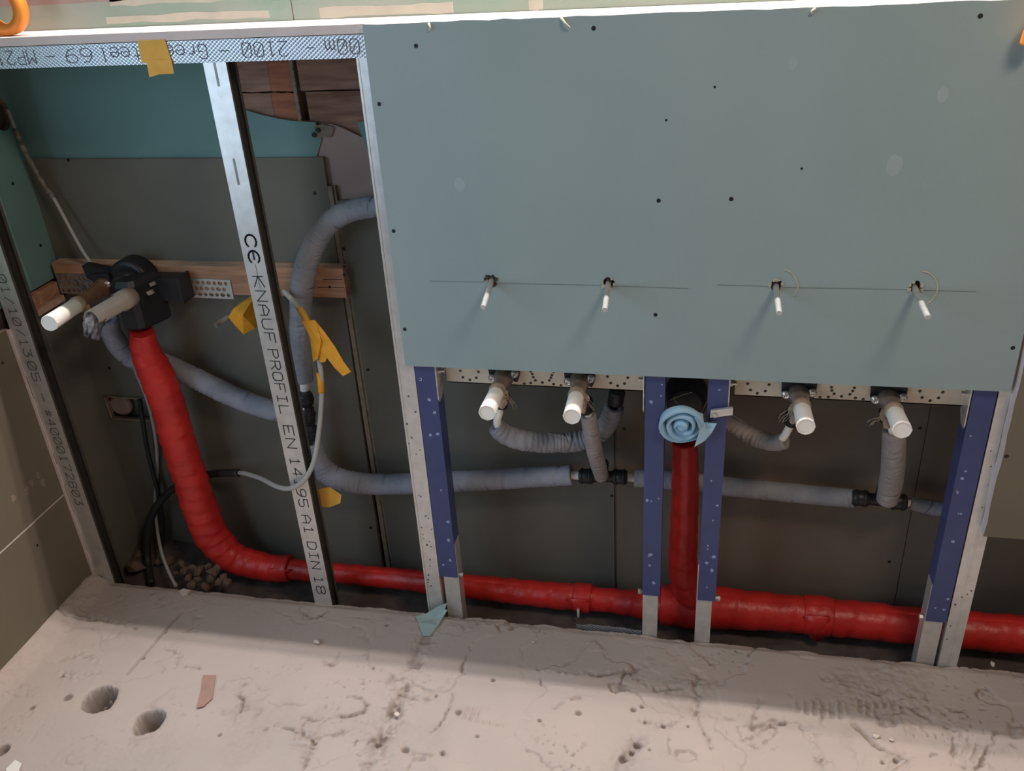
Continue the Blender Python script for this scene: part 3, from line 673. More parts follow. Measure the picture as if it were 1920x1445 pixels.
# ------------------------------------------------------------------ the ledge on top of the frame
led = MB()
n = 40
fr = [(-1.46+2.6*i/n, -0.0005+random.uniform(-0.0012, 0.0012)) for i in range(n+1)]
led.plate(fr+[(1.14, 0.0925), (-1.46, 0.0925)], [], 0.0145, (0, 0, ZT-0.0006), (1, 0, 0), (0, 1, 0))
lo = led.build('ledge_board', M_GYPSUM)
tag(lo, 'dusty white plasterboard strip lying flat along the top of the metal frame', 'board')

# ------------------------------------------------------------------ metal profiles
def channel(mb, x0, x1, depth, z0, z1, t=0.0012, lip=0.007, y0=0.0, mi=0, mi2=None):
    """C stud: web towards the room, two flanges running back, returned lips"""
    mi2 = mi if mi2 is None else mi2
    mb.box(x0, x1, y0, y0+t, z0, z1, mi)
    mb.box(x0, x0+t, y0+t, y0+depth, z0, z1, mi2); mb.box(x1-t, x1, y0+t, y0+depth, z0, z1, mi2)
    mb.box(x0+t, x0+lip, y0+depth-t, y0+depth, z0, z1, mi2); mb.box(x1-lip, x1-t, y0+depth-t, y0+depth, z0, z1, mi2)
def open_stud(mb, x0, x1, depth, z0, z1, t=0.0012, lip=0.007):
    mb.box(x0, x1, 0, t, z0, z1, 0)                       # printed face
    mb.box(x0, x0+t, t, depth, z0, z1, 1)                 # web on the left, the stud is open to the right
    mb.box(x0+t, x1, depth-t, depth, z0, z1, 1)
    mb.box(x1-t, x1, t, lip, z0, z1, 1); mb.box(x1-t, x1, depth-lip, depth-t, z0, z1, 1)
def slot_marks(par, x, zs, y=-0.0004):
    for z in zs:
        MB().plate([(x-0.0022, z-0.024), (x+0.0022, z-0.024), (x+0.0022, z+0.024), (x-0.0022, z+0.024)], [], 0.0006, (0, y, 0), (1, 0, 0), (0, 0, 1)).build('pressed_slot', M_GALVD, par)

# left stud against the wall, with the date and number
s1 = thing('metal_stud', 'leftmost galvanised stud against the left wall, printed 01/10/13', 'stud', (-1.414, 0.02, ZBED))
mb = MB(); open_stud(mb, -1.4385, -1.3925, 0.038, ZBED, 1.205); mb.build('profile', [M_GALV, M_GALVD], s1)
tx = MB(); yy = -0.0006
def down(txt, a, b, x, h, w, par=None, m=None):
    mb = MB(); word(mb, txt, (x, yy, a), (x, yy, b), (1, 0, 0), h, w); mb.build('printed_word', m or M_INK2, par or s1)
xs_ = -1.4245
down('01/10/13', ((-1.4064, 0.0000, 0.8027))[2], ((-1.4096, 0.0000, 0.6158))[2], xs_, 0.019, 0.0016)
down('05', ((-1.4115, 0.0000, 0.6028))[2], ((-1.4120, 0.0000, 0.5559))[2], xs_, 0.019, 0.0016)
down('-', ((-1.4164, -0.0000, 0.5279))[2], ((-1.4177, 0.0000, 0.5009))[2], xs_, 0.019, 0.0016)
down('#4000172803', ((-1.4100, -0.0000, 0.4837))[2], ((-1.4146, 0.0000, 0.2262))[2], xs_, 0.019, 0.0016)


# central printed stud
s2 = thing('metal_stud', 'tall galvanised stud in the open bay, printed with the CE mark and norm lettering', 'stud', (-0.84, 0.02, ZBED))
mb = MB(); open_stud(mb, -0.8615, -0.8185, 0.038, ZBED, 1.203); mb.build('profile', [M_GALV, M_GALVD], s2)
tx = MB(); xs_ = -0.8500
for t, a, b in (('KNAUF', ((-0.8451, 0.0000, 0.8115))[2], ((-0.8442, 0.0000, 0.6711))[2]), ('PROFIL', ((-0.8403, 0.0000, 0.6559))[2], ((-0.8406, 0.0000, 0.5082))[2]),
                ('EN', ((-0.8365, 0.0000, 0.4788))[2], ((-0.8346, 0.0000, 0.4238))[2]), ('14195', ((-0.8342, 0.0000, 0.3997))[2], ((-0.8335, 0.0000, 0.2719))[2]),
                ('A1', ((-0.8350, 0.0000, 0.2487))[2], ((-0.8374, 0.0000, 0.1986))[2]), ('DIN', ((-0.8390, 0.0000, 0.1746))[2], ((-0.8378, 0.0000, 0.0984))[2]),
                ('18', ((-0.8389, 0.0000, 0.0764))[2], ((-0.8436, 0.0000, 0.0250))[2])):
    down(t, a, b, xs_, 0.021, 0.0019, s2, M_INK)
for zc, bar in ((((-0.8589, 0.0000, 0.8820))[2], 0), (((-0.8592, 0.0000, 0.8502))[2], 1)):     # the CE mark: two open arcs, the second with a middle bar
    arc = []
    for k in range(13):
        a = math.radians(40+280*k/12); arc.append((0.013*math.cos(a), 0.011*math.sin(a)+0.011))
    ls = [arc]+([[(-0.013, 0.011), (0.004, 0.011)]] if bar else [])
    mb = MB(); strokes(mb, ls, (xs_, yy, zc), (0, 0, -1), (1, 0, 0), 0.0036); mb.build('printed_letter', M_INK, s2)
tx = MB(); strokes(tx, [[(0, 0.011), (0.05, 0.011)]], (xs_, yy, ((-0.8575, 0.0000, 0.8373))[2]), (0, 0, -1), (1, 0, 0), 0.0007)
tx.build('scratch', M_GALVD, s2)
slot_marks(s2, -0.840, [((-0.8472, 0.0000, 1.1870))[2], ((-0.8431, 0.0000, 1.0137))[2]])

# studs beside the two mounting frames
def dents(par, pts, m):
    mb = MB()
    for (x, z) in pts: mb.plate(circle(x, z, random.uniform(0.0012, 0.0024), 7, jit=0.4), [], 0.0005, (0, -0.0004, 0), (1, 0, 0), (0, 0, 1))
    tag(mb.build('scuff_marks', m, par), kind='stuff')
s3 = thing('metal_stud', 'scuffed galvanised stud under the left edge of the blue-green panel', 'stud', (-0.563, 0.02, ZBED))
mb = MB(); channel(mb, -0.5815, -0.5462, 0.036, ZBED, 1.203); mb.box(-0.5815, -0.5775, -0.0012, 0.0, ZBED, 1.203); mb.build('profile', M_GALV, s3)
dents(s3, [(random.uniform(-0.578, -0.550), random.uniform(0.05, 0.6)) for _ in range(26)], M_INK2)
s4 = thing('metal_stud', 'dusty galvanised stud at the far right beside the blue post', 'stud', (0.518, 0.02, ZBED))
mb = MB(); channel(mb, 0.5005, 0.5355, 0.036, ZBED, 1.203); mb.box(0.517, 0.519, -0.001, 0.0, ZBED, 1.203); mb.build('profile', M_GALV, s4)
dents(s4, [(random.uniform(0.505, 0.530), random.uniform(0.05, 0.6)) for _ in range(14)], M_INK2)

# top track, knurled, printed upside down
t1 = thing('metal_track', 'knurled galvanised track across the top of the open bay, printed upside down', 'track', (-1.0, 0.02, 1.2))
mb = MB(); mb.box(-1.44, -0.5592, -0.0012, 0.0, 1.2028, 1.2385)
mb.build('front_flange', M_KNURL, t1)
mb = MB(); mb.box(-1.44, 0.60, 0.0, 0.048, 1.2375, 1.2390); mb.box(-1.44, 0.60, 0.048, 0.0495, 1.2028, 1.239); mb.build('channel', M_GALV, t1)
tx = MB(); yy = -0.0017
def flip(txt, px0, px1):
    mb = MB(); word(mb, txt, (px0, yy, 1.2325), (px1, yy, 1.2325), (0, 0, -1), 0.023, 0.0013); mb.build('printed_word', M_INK2, t1)
flip('00m', ((-0.5732, 0.0000, 1.2197))[0], ((-0.6323, 0.0000, 1.2198))[0]); flip('-', ((-0.6521, 0.0000, 1.2204))[0], ((-0.6673, 0.0000, 1.2208))[0])
flip('2100', ((-0.7000, 0.0000, 1.2201))[0], ((-0.7827, 0.0000, 1.2208))[0]); flip('-', ((-0.8054, 0.0000, 1.2206))[0], ((-0.8272, 0.0000, 1.2213))[0])
flip('GreenSteel', ((-0.8488, 0.0000, 1.2228))[0], ((-1.0544, 0.0000, 1.2234))[0]); flip('69', ((-1.0712, 0.0000, 1.2239))[0], ((-1.1229, 0.0000, 1.2227))[0])
flip('-', ((-1.1435, 0.0000, 1.2224))[0], ((-1.1661, 0.0000, 1.2230))[0]); flip('MP212', ((-1.1856, 0.0000, 1.2235))[0], ((-1.2878, 0.0000, 1.2227))[0])

# floor track behind the slab edge
t2 = thing('metal_track', 'dented galvanised floor track peeping over the broken slab edge', 'track', (-0.2, 0.02, ZBED))
mb = MB(); mb.box(-0.40, -0.106, 0.006, 0.0485, ZBED+0.010, ZBED+0.0115)
k0 = ((-0.2441, 0.0080, 0.0122))[0]; k1 = ((-0.1002, 0.0080, 0.0034))[0]
tp = [(k0+(k1-k0)*i/10, 0.0055+random.uniform(-0.002, 0.002) - 0.004*(abs(i-5)/5)**2) for i in range(11)]
mb.plate([(k0, ZBED+0.01), (k1, ZBED+0.01)]+tp[::-1], [], 0.001, (0, 0.007, 0), (1, 0, 0), (0, 0, 1))
mb.build('channel', M_KNURL, t2)

# ------------------------------------------------------------------ mounting frames for the two washbasins
def mounting_frame(label, xp, foot, rail_holes, spots, loc):
    root = thing('mounting_frame', label, 'frame', loc)
    for i, (x0, x1) in enumerate(xp):
        mb = MB(); channel(mb, x0, x1, 0.040, 0.110, 1.15, t=0.002, lip=0.010); mb.build('post', M_BLUE, root)
        fx0, fx1 = foot[i]
        mb = MB(); channel(mb, fx0, fx1, 0.032, ZBED+0.012, 0.20, t=0.002, lip=0.008, y0=0.004); mb.build('foot', M_GALV, root)
    # perforated rail between the posts
    ra, rb = xp[0][1], xp[1][0]; ry = 0.034; z0, z1 = 0.5815, 0.72
    mb = MB()
    hs = [circle(x, z, 0.0031, 9) for x, z in rail_holes]
    mb.plate([(ra+0.012, z0), (rb-0.004, z0), (rb-0.004, z1), (ra+0.012, z1)], hs, 0.002, (0, ry, 0), (1, 0, 0), (0, 0, 1))
    mb.box(ra+0.012, rb-0.004, ry, ry+0.03, z0, z0+0.002)
    mb.build('rail', M_CREAM, root)
    # end brackets bolted to the posts
    for x, sgn in ((ra, 1), (rb, -1)):
        mb = MB()
        ol = [(-0.0004, 0.655), (0.040, 0.655), (0.040, 0.575), (0.022, 0.555), (0.004, 0.553), (-0.0004, 0.560)]
        sl = [circle(0.018, 0.616, 0.006, 10), circle(0.018, 0.580, 0.005, 10)]
        mb.plate(ol, sl, 0.002, (x+sgn*0.0022, 0, 0), (0, 1, 0), (0, 0, 1))
        bo = mb.build('bracket', M_GALV, root)
        MB().lathe((x+sgn*0.002, 0.018, 0.616), (sgn, 0, 0), [(0, 0.0065), (0.005, 0.0065), (0.005, 0.004), (0.012, 0.004)], 6, smooth=False).build('bolt', M_BOLT, bo)
    # adjusting screws on the inner or outer sides, just above the feet
    for x, sgn in spots['bolts']:
        MB().lathe((x, 0.014, 0.108), (sgn, 0, 0), [(0, 0.004), (0.004, 0.004), (0.004, 0.0065), (0.010, 0.0065)], 6, smooth=False).build('clamp_bolt', M_BOLT, root)
    mb = MB()
    for x0, x1 in xp:
        for k in range(11):
            z = random.uniform(0.14, 0.62); x = random.uniform(x0+0.006, x1-0.006)
            rr = random.choice((0.0012, 0.0016, 0.0024))
            mb.plate(circle(x, z, rr*1.6, 8, jit=0.35), [], 0.0005, (0, -0.0004, 0), (1, 0, 0), (0, 0, 1))
    tag(mb.build('plaster_spots', M_SPOT, root), kind='stuff')
    return root
hA = [(-0.4635, 0.0340, 0.6083), (-0.4267, 0.0340, 0.6077), (-0.4593, 0.0340, 0.5942), (-0.4320, 0.0340, 0.5944), (-0.4455, 0.0340, 0.5890), (-0.3219, 0.0340, 0.6138), (-0.3190, 0.0340, 0.6081), (-0.3172, 0.0340, 0.6012), (-0.3133, 0.0340, 0.5944),
      (-0.3361, 0.0340, 0.5826), (-0.3231, 0.0340, 0.5880), (-0.2998, 0.0340, 0.5904), (-0.2859, 0.0340, 0.5958), (-0.2825, 0.0340, 0.6018), (-0.2802, 0.0340, 0.6077), (-0.2769, 0.0340, 0.6148), (-0.2778, 0.0340, 0.5880), (-0.2633, 0.0340, 0.5829),
      (-0.1731, 0.0340, 0.6095), (-0.1346, 0.0340, 0.6091), (-0.1671, 0.0340, 0.5959), (-0.1539, 0.0340, 0.5908), (-0.1407, 0.0340, 0.5961)]
hB = [(0.0861, 0.0340, 0.6077), (0.1242, 0.0340, 0.6074), (0.0918, 0.0340, 0.5946), (0.1185, 0.0340, 0.5937), (0.1046, 0.0340, 0.5885), (0.2334, 0.0340, 0.6075), (0.2350, 0.0340, 0.6010), (0.2394, 0.0340, 0.5946), (0.2299, 0.0340, 0.5875),
      (0.2157, 0.0340, 0.5811), (0.2528, 0.0340, 0.5898), (0.2669, 0.0340, 0.5950), (0.2707, 0.0340, 0.6018), (0.2727, 0.0340, 0.6085), (0.2769, 0.0340, 0.5878), (0.2904, 0.0340, 0.5819), (0.3834, 0.0340, 0.6078), (0.4214, 0.0340, 0.6077),
      (0.3888, 0.0340, 0.5951), (0.4030, 0.0340, 0.5893), (0.4162, 0.0340, 0.5955)]
pick = lambda h: [(p[0], max(p[2], 0.586)) for p in h]
fA = mounting_frame('blue washbasin mounting frame on the left, its perforated rail carrying two taps', [(-0.5450, -0.5045), (-0.0990, -0.0625)],
    [(-0.5375, -0.503), (-0.0985, -0.0670)], pick(hA), {'bolts': [(-0.5045, 1), (-0.0990, -1)]}, (-0.32, 0.02, ZBED))
fB = mounting_frame('blue washbasin mounting frame on the right, beside the far right stud', [(0.0150, 0.0515), (0.4605, 0.4980)],
    [(0.0130, 0.0450), (0.4590, 0.4935)], pick(hB), {'bolts': [(0.0515, 1), (0.4605, -1)]}, (0.26, 0.02, ZBED))

# ------------------------------------------------------------------ the blue-green front panel
rods = [('leftmost of the four zinc threaded rods sticking out of the panel', (-0.3757, -0.0125, 0.8165), (-0.3671, -0.1140, 0.8103)),
        ('second threaded rod from the left, in a chipped hole in the panel', (-0.1655, -0.0125, 0.8154), (-0.1596, -0.1150, 0.8122)),
        ('third threaded rod from the left, with a pencilled arc close on its right', (0.1178, -0.0125, 0.8184), (0.1177, -0.1180, 0.8165)),
        ('rightmost threaded rod, slanting right, with a wider pencilled arc beside it', (0.3370, -0.0125, 0.8201), (0.3373, -0.1200, 0.8172))]
holes = []
for lab, a, b in rods:
    holes.append(circle(a[0], a[2]+0.003, 0.0105, 16, jit=0.22))
n = 46; x0, x1 = -0.5585, 0.5135; zb, zt = 0.6385, ZT
topl = [(x1+(x0-x1)*i/n, zt+(random.uniform(-0.0014, 0.0006))) for i in range(n+1)]
panel = MB().plate([(x0, zb), (x1, zb)]+topl, holes, 0.0122, (0, -0.0127, 0), (1, 0, 0), (0, 0, 1), 0, 1).build('plasterboard_panel', [M_PANEL, M_GYPSUM])
tag(panel, 'large blue-green plasterboard panel screwed over the upper half of the frame', 'panel')
for p in ((0.3636, -0.0127, 1.2350), (-0.1847, -0.0127, 1.2371), (-0.4720, -0.0127, 1.2201), (-0.5465, -0.0127, 1.1304), (-0.5487, -0.0127, 0.9095), (-0.5505, -0.0127, 0.7166),
          (-0.0807, -0.0127, 0.9668), (0.0359, -0.0127, 0.9698), (-0.0823, -0.0127, 0.7612), (0.5018, -0.0127, 0.7205)):
    if p[0] < 0.512: screw_dot(p, panel, r=0.0036)
for p in ((-0.0715, -0.0127, 1.0972), (0.0013, -0.0127, 1.1461), (0.1411, -0.0127, 1.0191)):
    screw_dot(p, panel, r=0.002)
pc = MB()
for a, b in (((-0.4917, -0.0131, 0.8151), (-0.3865, -0.0131, 0.8155)), ((-0.3649, -0.0131, 0.8139), (-0.1767, -0.0131, 0.8144)), ((-0.1543, -0.0131, 0.8139), (-0.0277, -0.0131, 0.8121)),
             ((0.0212, -0.0131, 0.8202), (0.1090, -0.0131, 0.8194)), ((0.1291, -0.0131, 0.8180), (0.3272, -0.0131, 0.8192)), ((0.3469, -0.0131, 0.8187), (0.4290, -0.0131, 0.8181))):
    a = Vector(a); b = Vector(b); d = (b-a).normalized(); u = Vector((-d.z, 0, d.x))*0.0006
    pc.add([a-u, b-u, b+u, a+u], [(0,1,2,3)])
pc.build('pencil_line', M_PENCIL, panel)
for pts in ([(0.1281, -0.0131, 0.8504), (0.1406, -0.0131, 0.8450), (0.1494, -0.0131, 0.8319), (0.1530, -0.0131, 0.8195), (0.1484, -0.0131, 0.8030)],
            [(0.3428, -0.0131, 0.8520), (0.3573, -0.0131, 0.8468), (0.3683, -0.0131, 0.8323), (0.3706, -0.0131, 0.8175), (0.3669, -0.0131, 0.8043), (0.3579, -0.0131, 0.7936)]):
    ar = MB(); tube(ar, [(p[0], -0.0128, p[2]) for p in pts], 6, 6, r=0.0015)
    ar.build('scratched_arc', M_FILL, panel)
# curled paper burrs along the top edge
for pts in ([(-0.2345, -0.0140, 1.2542), (-0.2272, -0.0200, 1.2463), (-0.2202, -0.0180, 1.2397)], [(-0.4467, -0.0140, 1.2531), (-0.4443, -0.0180, 1.2472), (-0.4476, -0.0150, 1.2414)], [(0.1385, -0.0140, 1.2533), (0.1341, -0.0180, 1.2496), (0.1363, -0.0140, 1.2454)]):
    bu = MB(); tube(bu, [tuple(pts[0])+(0.0022,), tuple(pts[1])+(0.0018,), tuple(pts[2])+(0.001,)], 6, 4); bu.build('paper_burr', M_FILL, panel)
# pale filler smudges
for p, r in (((-0.4186, -0.0131, 0.9947), 0.013), ((0.2778, -0.0131, 1.0237), 0.017), ((0.3311, -0.0131, 1.1277), 0.012), ((0.1137, -0.0131, 1.1785), 0.010)):
    MB().plate(circle(p[0], p[2], r, 14, jit=0.12, sx=0.7), [], 0.0003, (0, -0.0129, 0), (1, 0, 0), (0, 0, 1)).build('smudge', MATS.get('smudge') or mat('smudge', (160, 176, 177), 0.75, var=0.04, vscale=8), panel)
for lab, a, b in rods:
    t = thing('threaded_rod', lab, 'rod', a)
    a = Vector(a); b = Vector(b); d = (b-a).normalized(); st = a-d*0.045; L = (b-st).length
    prof = []; k = 0.0
    while k < L-0.0011:
        prof += [(k, 0.0050), (k+0.0008, 0.0043)]; k += 0.0016
    mb = MB(); mb.lathe(st, d, prof+[(L-0.0006, 0.0047), (L, 0.0042)], 12); mb.build('rod', M_ROD, t)
    crumbs = MB()
    for q in range(7):
        an = random.uniform(0, 6.28); c = a+Vector((0.0105*math.cos(an), -0.0008, 0.003+0.0105*math.sin(an)))
        crumbs.obox(c, [(1, 0.3, 0.2), (-0.3, 1, 0.1), (0, 0, 1)], [random.uniform(0.001, 0.003) for _ in range(3)])
    crumbs.build('gypsum_crumbs', M_FILL if 'second' in lab or 'right' in lab else M_HOLE, t)

# brown board at the far right
rbd = MB()
n = 30; ll = [(0.5195+random.uniform(-0.0012, 0.0012), 0.3455+0.93*i/n) for i in range(n+1)]
rbd.plate([(1.1, 0.3455), (1.1, 1.2755)]+ll[::-1], [], 0.0255, (0, -0.0265, 0), (1, 0, 0), (0, 0, 1), 0, 1)
rb = rbd.build('plasterboard_panel', [M_BROWN, M_GYPSUM])
tag(rb, 'grey-brown plasterboard panel with a white cut edge at the far right', 'panel')
p = (0.5257, -0.0265, 0.5196); screw_dot(p, rb)

# ------------------------------------------------------------------ red tape-wrapped drain
drain = thing('drain_pipe', 'red tape-wrapped drain pipe running from the left trap along the foot of the wall', 'pipe', (-0.4, 0.12, ZBED))
def wrap(pitch, amp, ph=0.0):
    def f(s, a):
        t = (s/pitch+a/(2*PI)+ph) % 1.0
        t2 = (s/(pitch*2.7)-a/(2*PI)*1.0+ph) % 1.0
        return 1+amp*(t-0.5)+amp*0.5*(t2-0.5)+0.012*math.sin(3*a+s*60)
    return f
p0 = [(-1.1804, 0.0750, 0.6476, 0.0253), (-1.1874, 0.0800, 0.5963, 0.0315), (-1.1804, 0.0860, 0.5343, 0.0379), (-1.1781, 0.0920, 0.4562, 0.0375), (-1.1812, 0.0980, 0.3529, 0.0385), (-1.1791, 0.1030, 0.2452, 0.0395), (-1.1755, 0.1070, 0.1408, 0.0418), (-1.1603, 0.1100, 0.0585, 0.0412), (-1.1154, 0.1130, 0.0055, 0.0375), (-1.0410, 0.1160, -0.0142, 0.0347), (-0.9770, 0.1180, -0.0139, 0.0332)]
mb = MB(); tube(mb, p0, 28, 14, wrap(0.036, 0.075)); mb.build('vertical_branch', M_RED, drain)
p1 = [(-1.0131, 0.1180, -0.0145, 0.0267), (-0.8990, 0.1180, -0.0153, 0.0251), (-0.8286, 0.1180, -0.0142, 0.0249), (-0.6772, 0.1180, -0.0136, 0.0259), (-0.4909, 0.1180, -0.0167, 0.0286), (-0.3617, 0.1180, -0.0193, 0.0302), (-0.2855, 0.1180, -0.0199, 0.0312), (-0.1981, 0.1180, -0.0189, 0.0278), (-0.1243, 0.1180, -0.0211, 0.0313), (-0.0372, 0.1180, -0.0182, 0.0402)]
mb = MB(); tube(mb, p1, 28, 14, wrap(0.048, 0.075, 0.3)); mb.build('left_run', M_RED, drain)
p2 = [(-0.0637, 0.1180, -0.0152, 0.0463), (-0.0038, 0.1180, -0.0141, 0.0485), (0.0669, 0.1180, -0.0100, 0.0475), (0.1251, 0.1180, -0.0089, 0.0436), (0.2055, 0.1180, -0.0081, 0.0415), (0.2845, 0.1180, -0.0073, 0.0405), (0.3735, 0.1180, -0.0081, 0.0408), (0.4824, 0.1180, -0.0091, 0.0397), (0.5991, 0.1180, -0.0072, 0.0404), (0.7332, 0.1180, -0.0055, 0.0409)]
mb = MB(); tube(mb, p2, 28, 14, wrap(0.062, 0.065, 0.1)); mb.build('right_run', M_RED, drain)
p3 = [(-0.0247, 0.0850, 0.4453, 0.0246), (-0.0215, 0.0920, 0.3720, 0.0273), (-0.0196, 0.0980, 0.2743, 0.0286), (-0.0199, 0.1040, 0.1712, 0.0306), (-0.0165, 0.1100, 0.0930, 0.0330), (0.0007, 0.1160, 0.0289, 0.0395), (0.0139, 0.1180, -0.0119, 0.0435)]
mb = MB(); tube(mb, p3, 28, 14, wrap(0.050, 0.065, 0.6)); mb.build('riser', M_RED, drain)
def flap(c, r, ax, pts):
    """loose tongue of tape: sheet through given points, thin"""
def tongue(name, rows, th=0.0025):
    mb = MB(); R = len(rows); Cn = len(rows[0]); V = []; F = []
    for k in (0, 1):
        for r_ in rows:
            for p in r_: V.append((p[0], p[1]+(th if k else 0), p[2]))
    N = R*Cn
    for i in range(R-1):
        for j in range(Cn-1):
            a = i*Cn+j; F.append((a, a+1, a+Cn+1, a+Cn)); F.append((N+a, N+a+Cn, N+a+Cn+1, N+a+1))
    per = [j for j in range(Cn)]+[i*Cn+Cn-1 for i in range(1, R)]+[(R-1)*Cn+j for j in range(Cn-2, -1, -1)]+[i*Cn for i in range(R-2, 0, -1)]
    for a, b in zip(per, per[1:]+per[:1]): F.append((a, b, N+b, N+a))
    mb.add(V, F, 0, True); return mb.build(name, M_RED, drain)
def band(pts, n=28):
    mb = MB(); tube(mb, pts, n, 6, lambda q, a: 1+0.015*math.sin(5*a+q*200)); mb.build('tape_band', M_RED, drain)
band([(0.2474, 0.1180, -0.0074, 0.0425), (0.2676, 0.1180, -0.0064, 0.0441), (0.2901, 0.1180, -0.0066, 0.0440), (0.3036, 0.1180, -0.0079, 0.0422)])
tongue('tape_end', [[(0.2429, 0.0800, 0.0234), (0.2619, 0.0765, 0.0290), (0.2838, 0.0765, 0.0288), (0.2953, 0.0800, 0.0256)],
                    [(0.2478, 0.0780, -0.0077), (0.2663, 0.0740, -0.0076), (0.2871, 0.0740, -0.0064), (0.2964, 0.0790, 0.0039)],
                    [(0.2595, 0.0800, -0.0358), (0.2722, 0.0770, -0.0436), (0.2843, 0.0770, -0.0420), (0.2924, 0.0810, -0.0199)]])
band([(-0.2629, 0.1180, -0.0187, 0.0330), (-0.2453, 0.1180, -0.0182, 0.0342), (-0.2254, 0.1180, -0.0190, 0.0341)])
tongue('tape_end', [[(-0.2778, 0.0870, -0.0015), (-0.2601, 0.0850, 0.0040), (-0.2379, 0.0850, 0.0051), (-0.2223, 0.0870, 0.0021)],
                    [(-0.2715, 0.0900, -0.0258), (-0.2590, 0.0880, -0.0337), (-0.2465, 0.0880, -0.0321), (-0.2317, 0.0910, -0.0153)]])
tongue('tape_end', [[(-1.0251, 0.0900, 0.0038), (-1.0070, 0.0890, 0.0066), (-0.9851, 0.0900, 0.0049), (-0.9597, 0.0910, 0.0068)],
                    [(-1.0303, 0.0940, -0.0271), (-1.0134, 0.0920, -0.0337), (-0.9932, 0.0920, -0.0331), (-0.9728, 0.0940, -0.0105)]])
MB().lathe((-0.2501, 0.0800, -0.0206), (0, 0, -1), [(0, 0.003), (0.022, 0.0028), (0.026, 0.002)], 8).build('tape_tail', M_FILL, drain)

# ------------------------------------------------------------------ wall elbows with white plugs
def axis_of(a, b): return (Vector(b)-Vector(a)).normalized()
def wall_elbow(label, base, tip, plate_w, tilt, hemp_side, brass=M_BRASS, split=0.50, rp=0.0152):
    base = Vector(base); tip = Vector(tip); ax = axis_of(base, tip); L = (tip-base).length
    t = thing('wall_elbow', label, 'tap fitting', base)
    # dark flange plate with two ears
    w = plate_w; ct, st = math.cos(tilt), math.sin(tilt)
    ol = [(-w, -0.006), (-w*0.8, -0.020), (-w*0.35, -0.015), (w*0.35, -0.015), (w*0.8, -0.020), (w, -0.006), (w, 0.016), (w*0.85, 0.024), (-w*0.85, 0.024), (-w*1.05, 0.014)]
    mb = MB(); mb.plate([(x*ct-y*st, x*st+y*ct) for x, y in ol], [], 0.007, base+Vector((0, -0.0065, 0.006)), (1, 0, 0), (0, 0, 1)); mb.build('flange', M_BLACK, t)
    for sx in (-1, 1):
        lx, ly = sx*w*0.74, 0.004*sx
        c = base+Vector((lx*ct-ly*st, -0.0135, 0.004+lx*st+ly*ct))
        b_ = MB(); b_.lathe(c, (0, -1, 0), [(-0.002, 0.0085), (0.0015, 0.0085), (0.002, 0.0062), (0.006, 0.0058), (0.006, 0.0036), (0.003, 0.003)], 12); b_.build('bolt', M_BOLT, t)
    s0 = base-ax*0.0
    mb = MB(); mb.lathe(s0, ax, [(0, rp*1.35), (0.014, rp*1.3), (0.026, rp*1.05), (0.046, rp*1.0), (L*split-0.012, rp*0.92), (L*split, rp*0.92)], 22); mb.build('body', brass, t)
    # hemp wound on the thread
    hp = MB(); c0 = base+ax*(L*split-0.016)
    hp.lathe(c0, ax, [(0, rp*0.95), (0.003, rp*1.06), (0.008, rp*1.1), (0.014, rp*1.06), (0.019, rp)], 20)
    for k in range(4):
        q = c0+ax*0.006+Vector((hemp_side*0.013, 0.0, -0.004)); e = [q]
        for j in range(4):
            e.append(e[-1]+Vector((hemp_side*random.uniform(0.001, 0.008), random.uniform(-0.004, 0.006), -random.uniform(0.004, 0.011))))
        tube(hp, [tuple(v) for v in e], 5, 3, r=0.0005)
    for k in range(4):
        q = c0+ax*0.002*k+Vector((hemp_side*(0.010-0.001*k), 0.006, -0.004-0.007*k))
        hp.lathe(q, (hemp_side*random.uniform(-0.2, 0.5), random.uniform(-0.3, 0.3), -1), [(0, 0.003), (0.004, 0.0070), (0.009, 0.0062), (0.013, 0.0068), (0.018, 0.002)], 9)
    hp.build('hemp_winding', M_HEMP, t)
    # white plastic plug, eight-sided end, recessed face
    mb = MB(); c1 = base+ax*(L*split); l2 = L*(1-split); rr = rp
    mb.lathe(c1, ax, [(0, rr*0.86), (0.004, rr*0.97), (l2*0.45, rr), (l2-0.006, rr*1.03), (l2, rr*1.01), (l2, rr*0.90), (l2-0.0016, rr*0.88)], 8 if rp > 0.026 else 24, smooth=(rp <= 0.026))
    if rp <= 0.026:
        mb.lathe(c1+ax*(l2-0.010), ax, [(0, rr*1.0), (0.006, rr*1.08), (0.0095, rr*1.07), (0.0096, rr*0.9)], 8, cap0=False, cap1=False, smooth=False)
    mb.build('plug', M_PLUG, t)
    return t
def tipy(b, t): return t
wall_elbow('tap elbow at the left end of the left rail, leaning left, white plug', (-0.3733, 0.0340, 0.6043), (-0.3744, -0.1180, 0.6048), 0.030, 0.06, 1)
wall_elbow('tap elbow with white plug above the vertical grey sleeve on the left rail', (-0.2254, 0.0340, 0.6023), (-0.2207, -0.1120, 0.6028), 0.029, 0.0, 1)
wall_elbow('tap elbow with white plug on the left half of the right rail', (0.1770, 0.0340, 0.5946), (0.1797, -0.0980, 0.5991), 0.030, -0.03, -1)
wall_elbow('rightmost tap elbow, white plug leaning right over a thick grey sleeve', (0.3309, 0.0340, 0.5930), (0.3342, -0.0950, 0.6009), 0.030, -0.03, -1)

# ------------------------------------------------------------------ supply pipes in grey foam
def pipe_thing(label, path, m=M_FOAM, seed=1, wr=0.05, stubs=(), loc=None, extra=None, nm='water_pipe'):
    t = thing(nm, label, 'pipe', loc or path[0][:3])
    sleeve(MBS := MB(), path, seed=seed, wr=wr); MBS.build('sleeve', m, t)
    for st in stubs:
        mb = MB(); tube(mb, st, 14, 6); mb.build('inner_pipe', M_WHITEP, t)
    return t
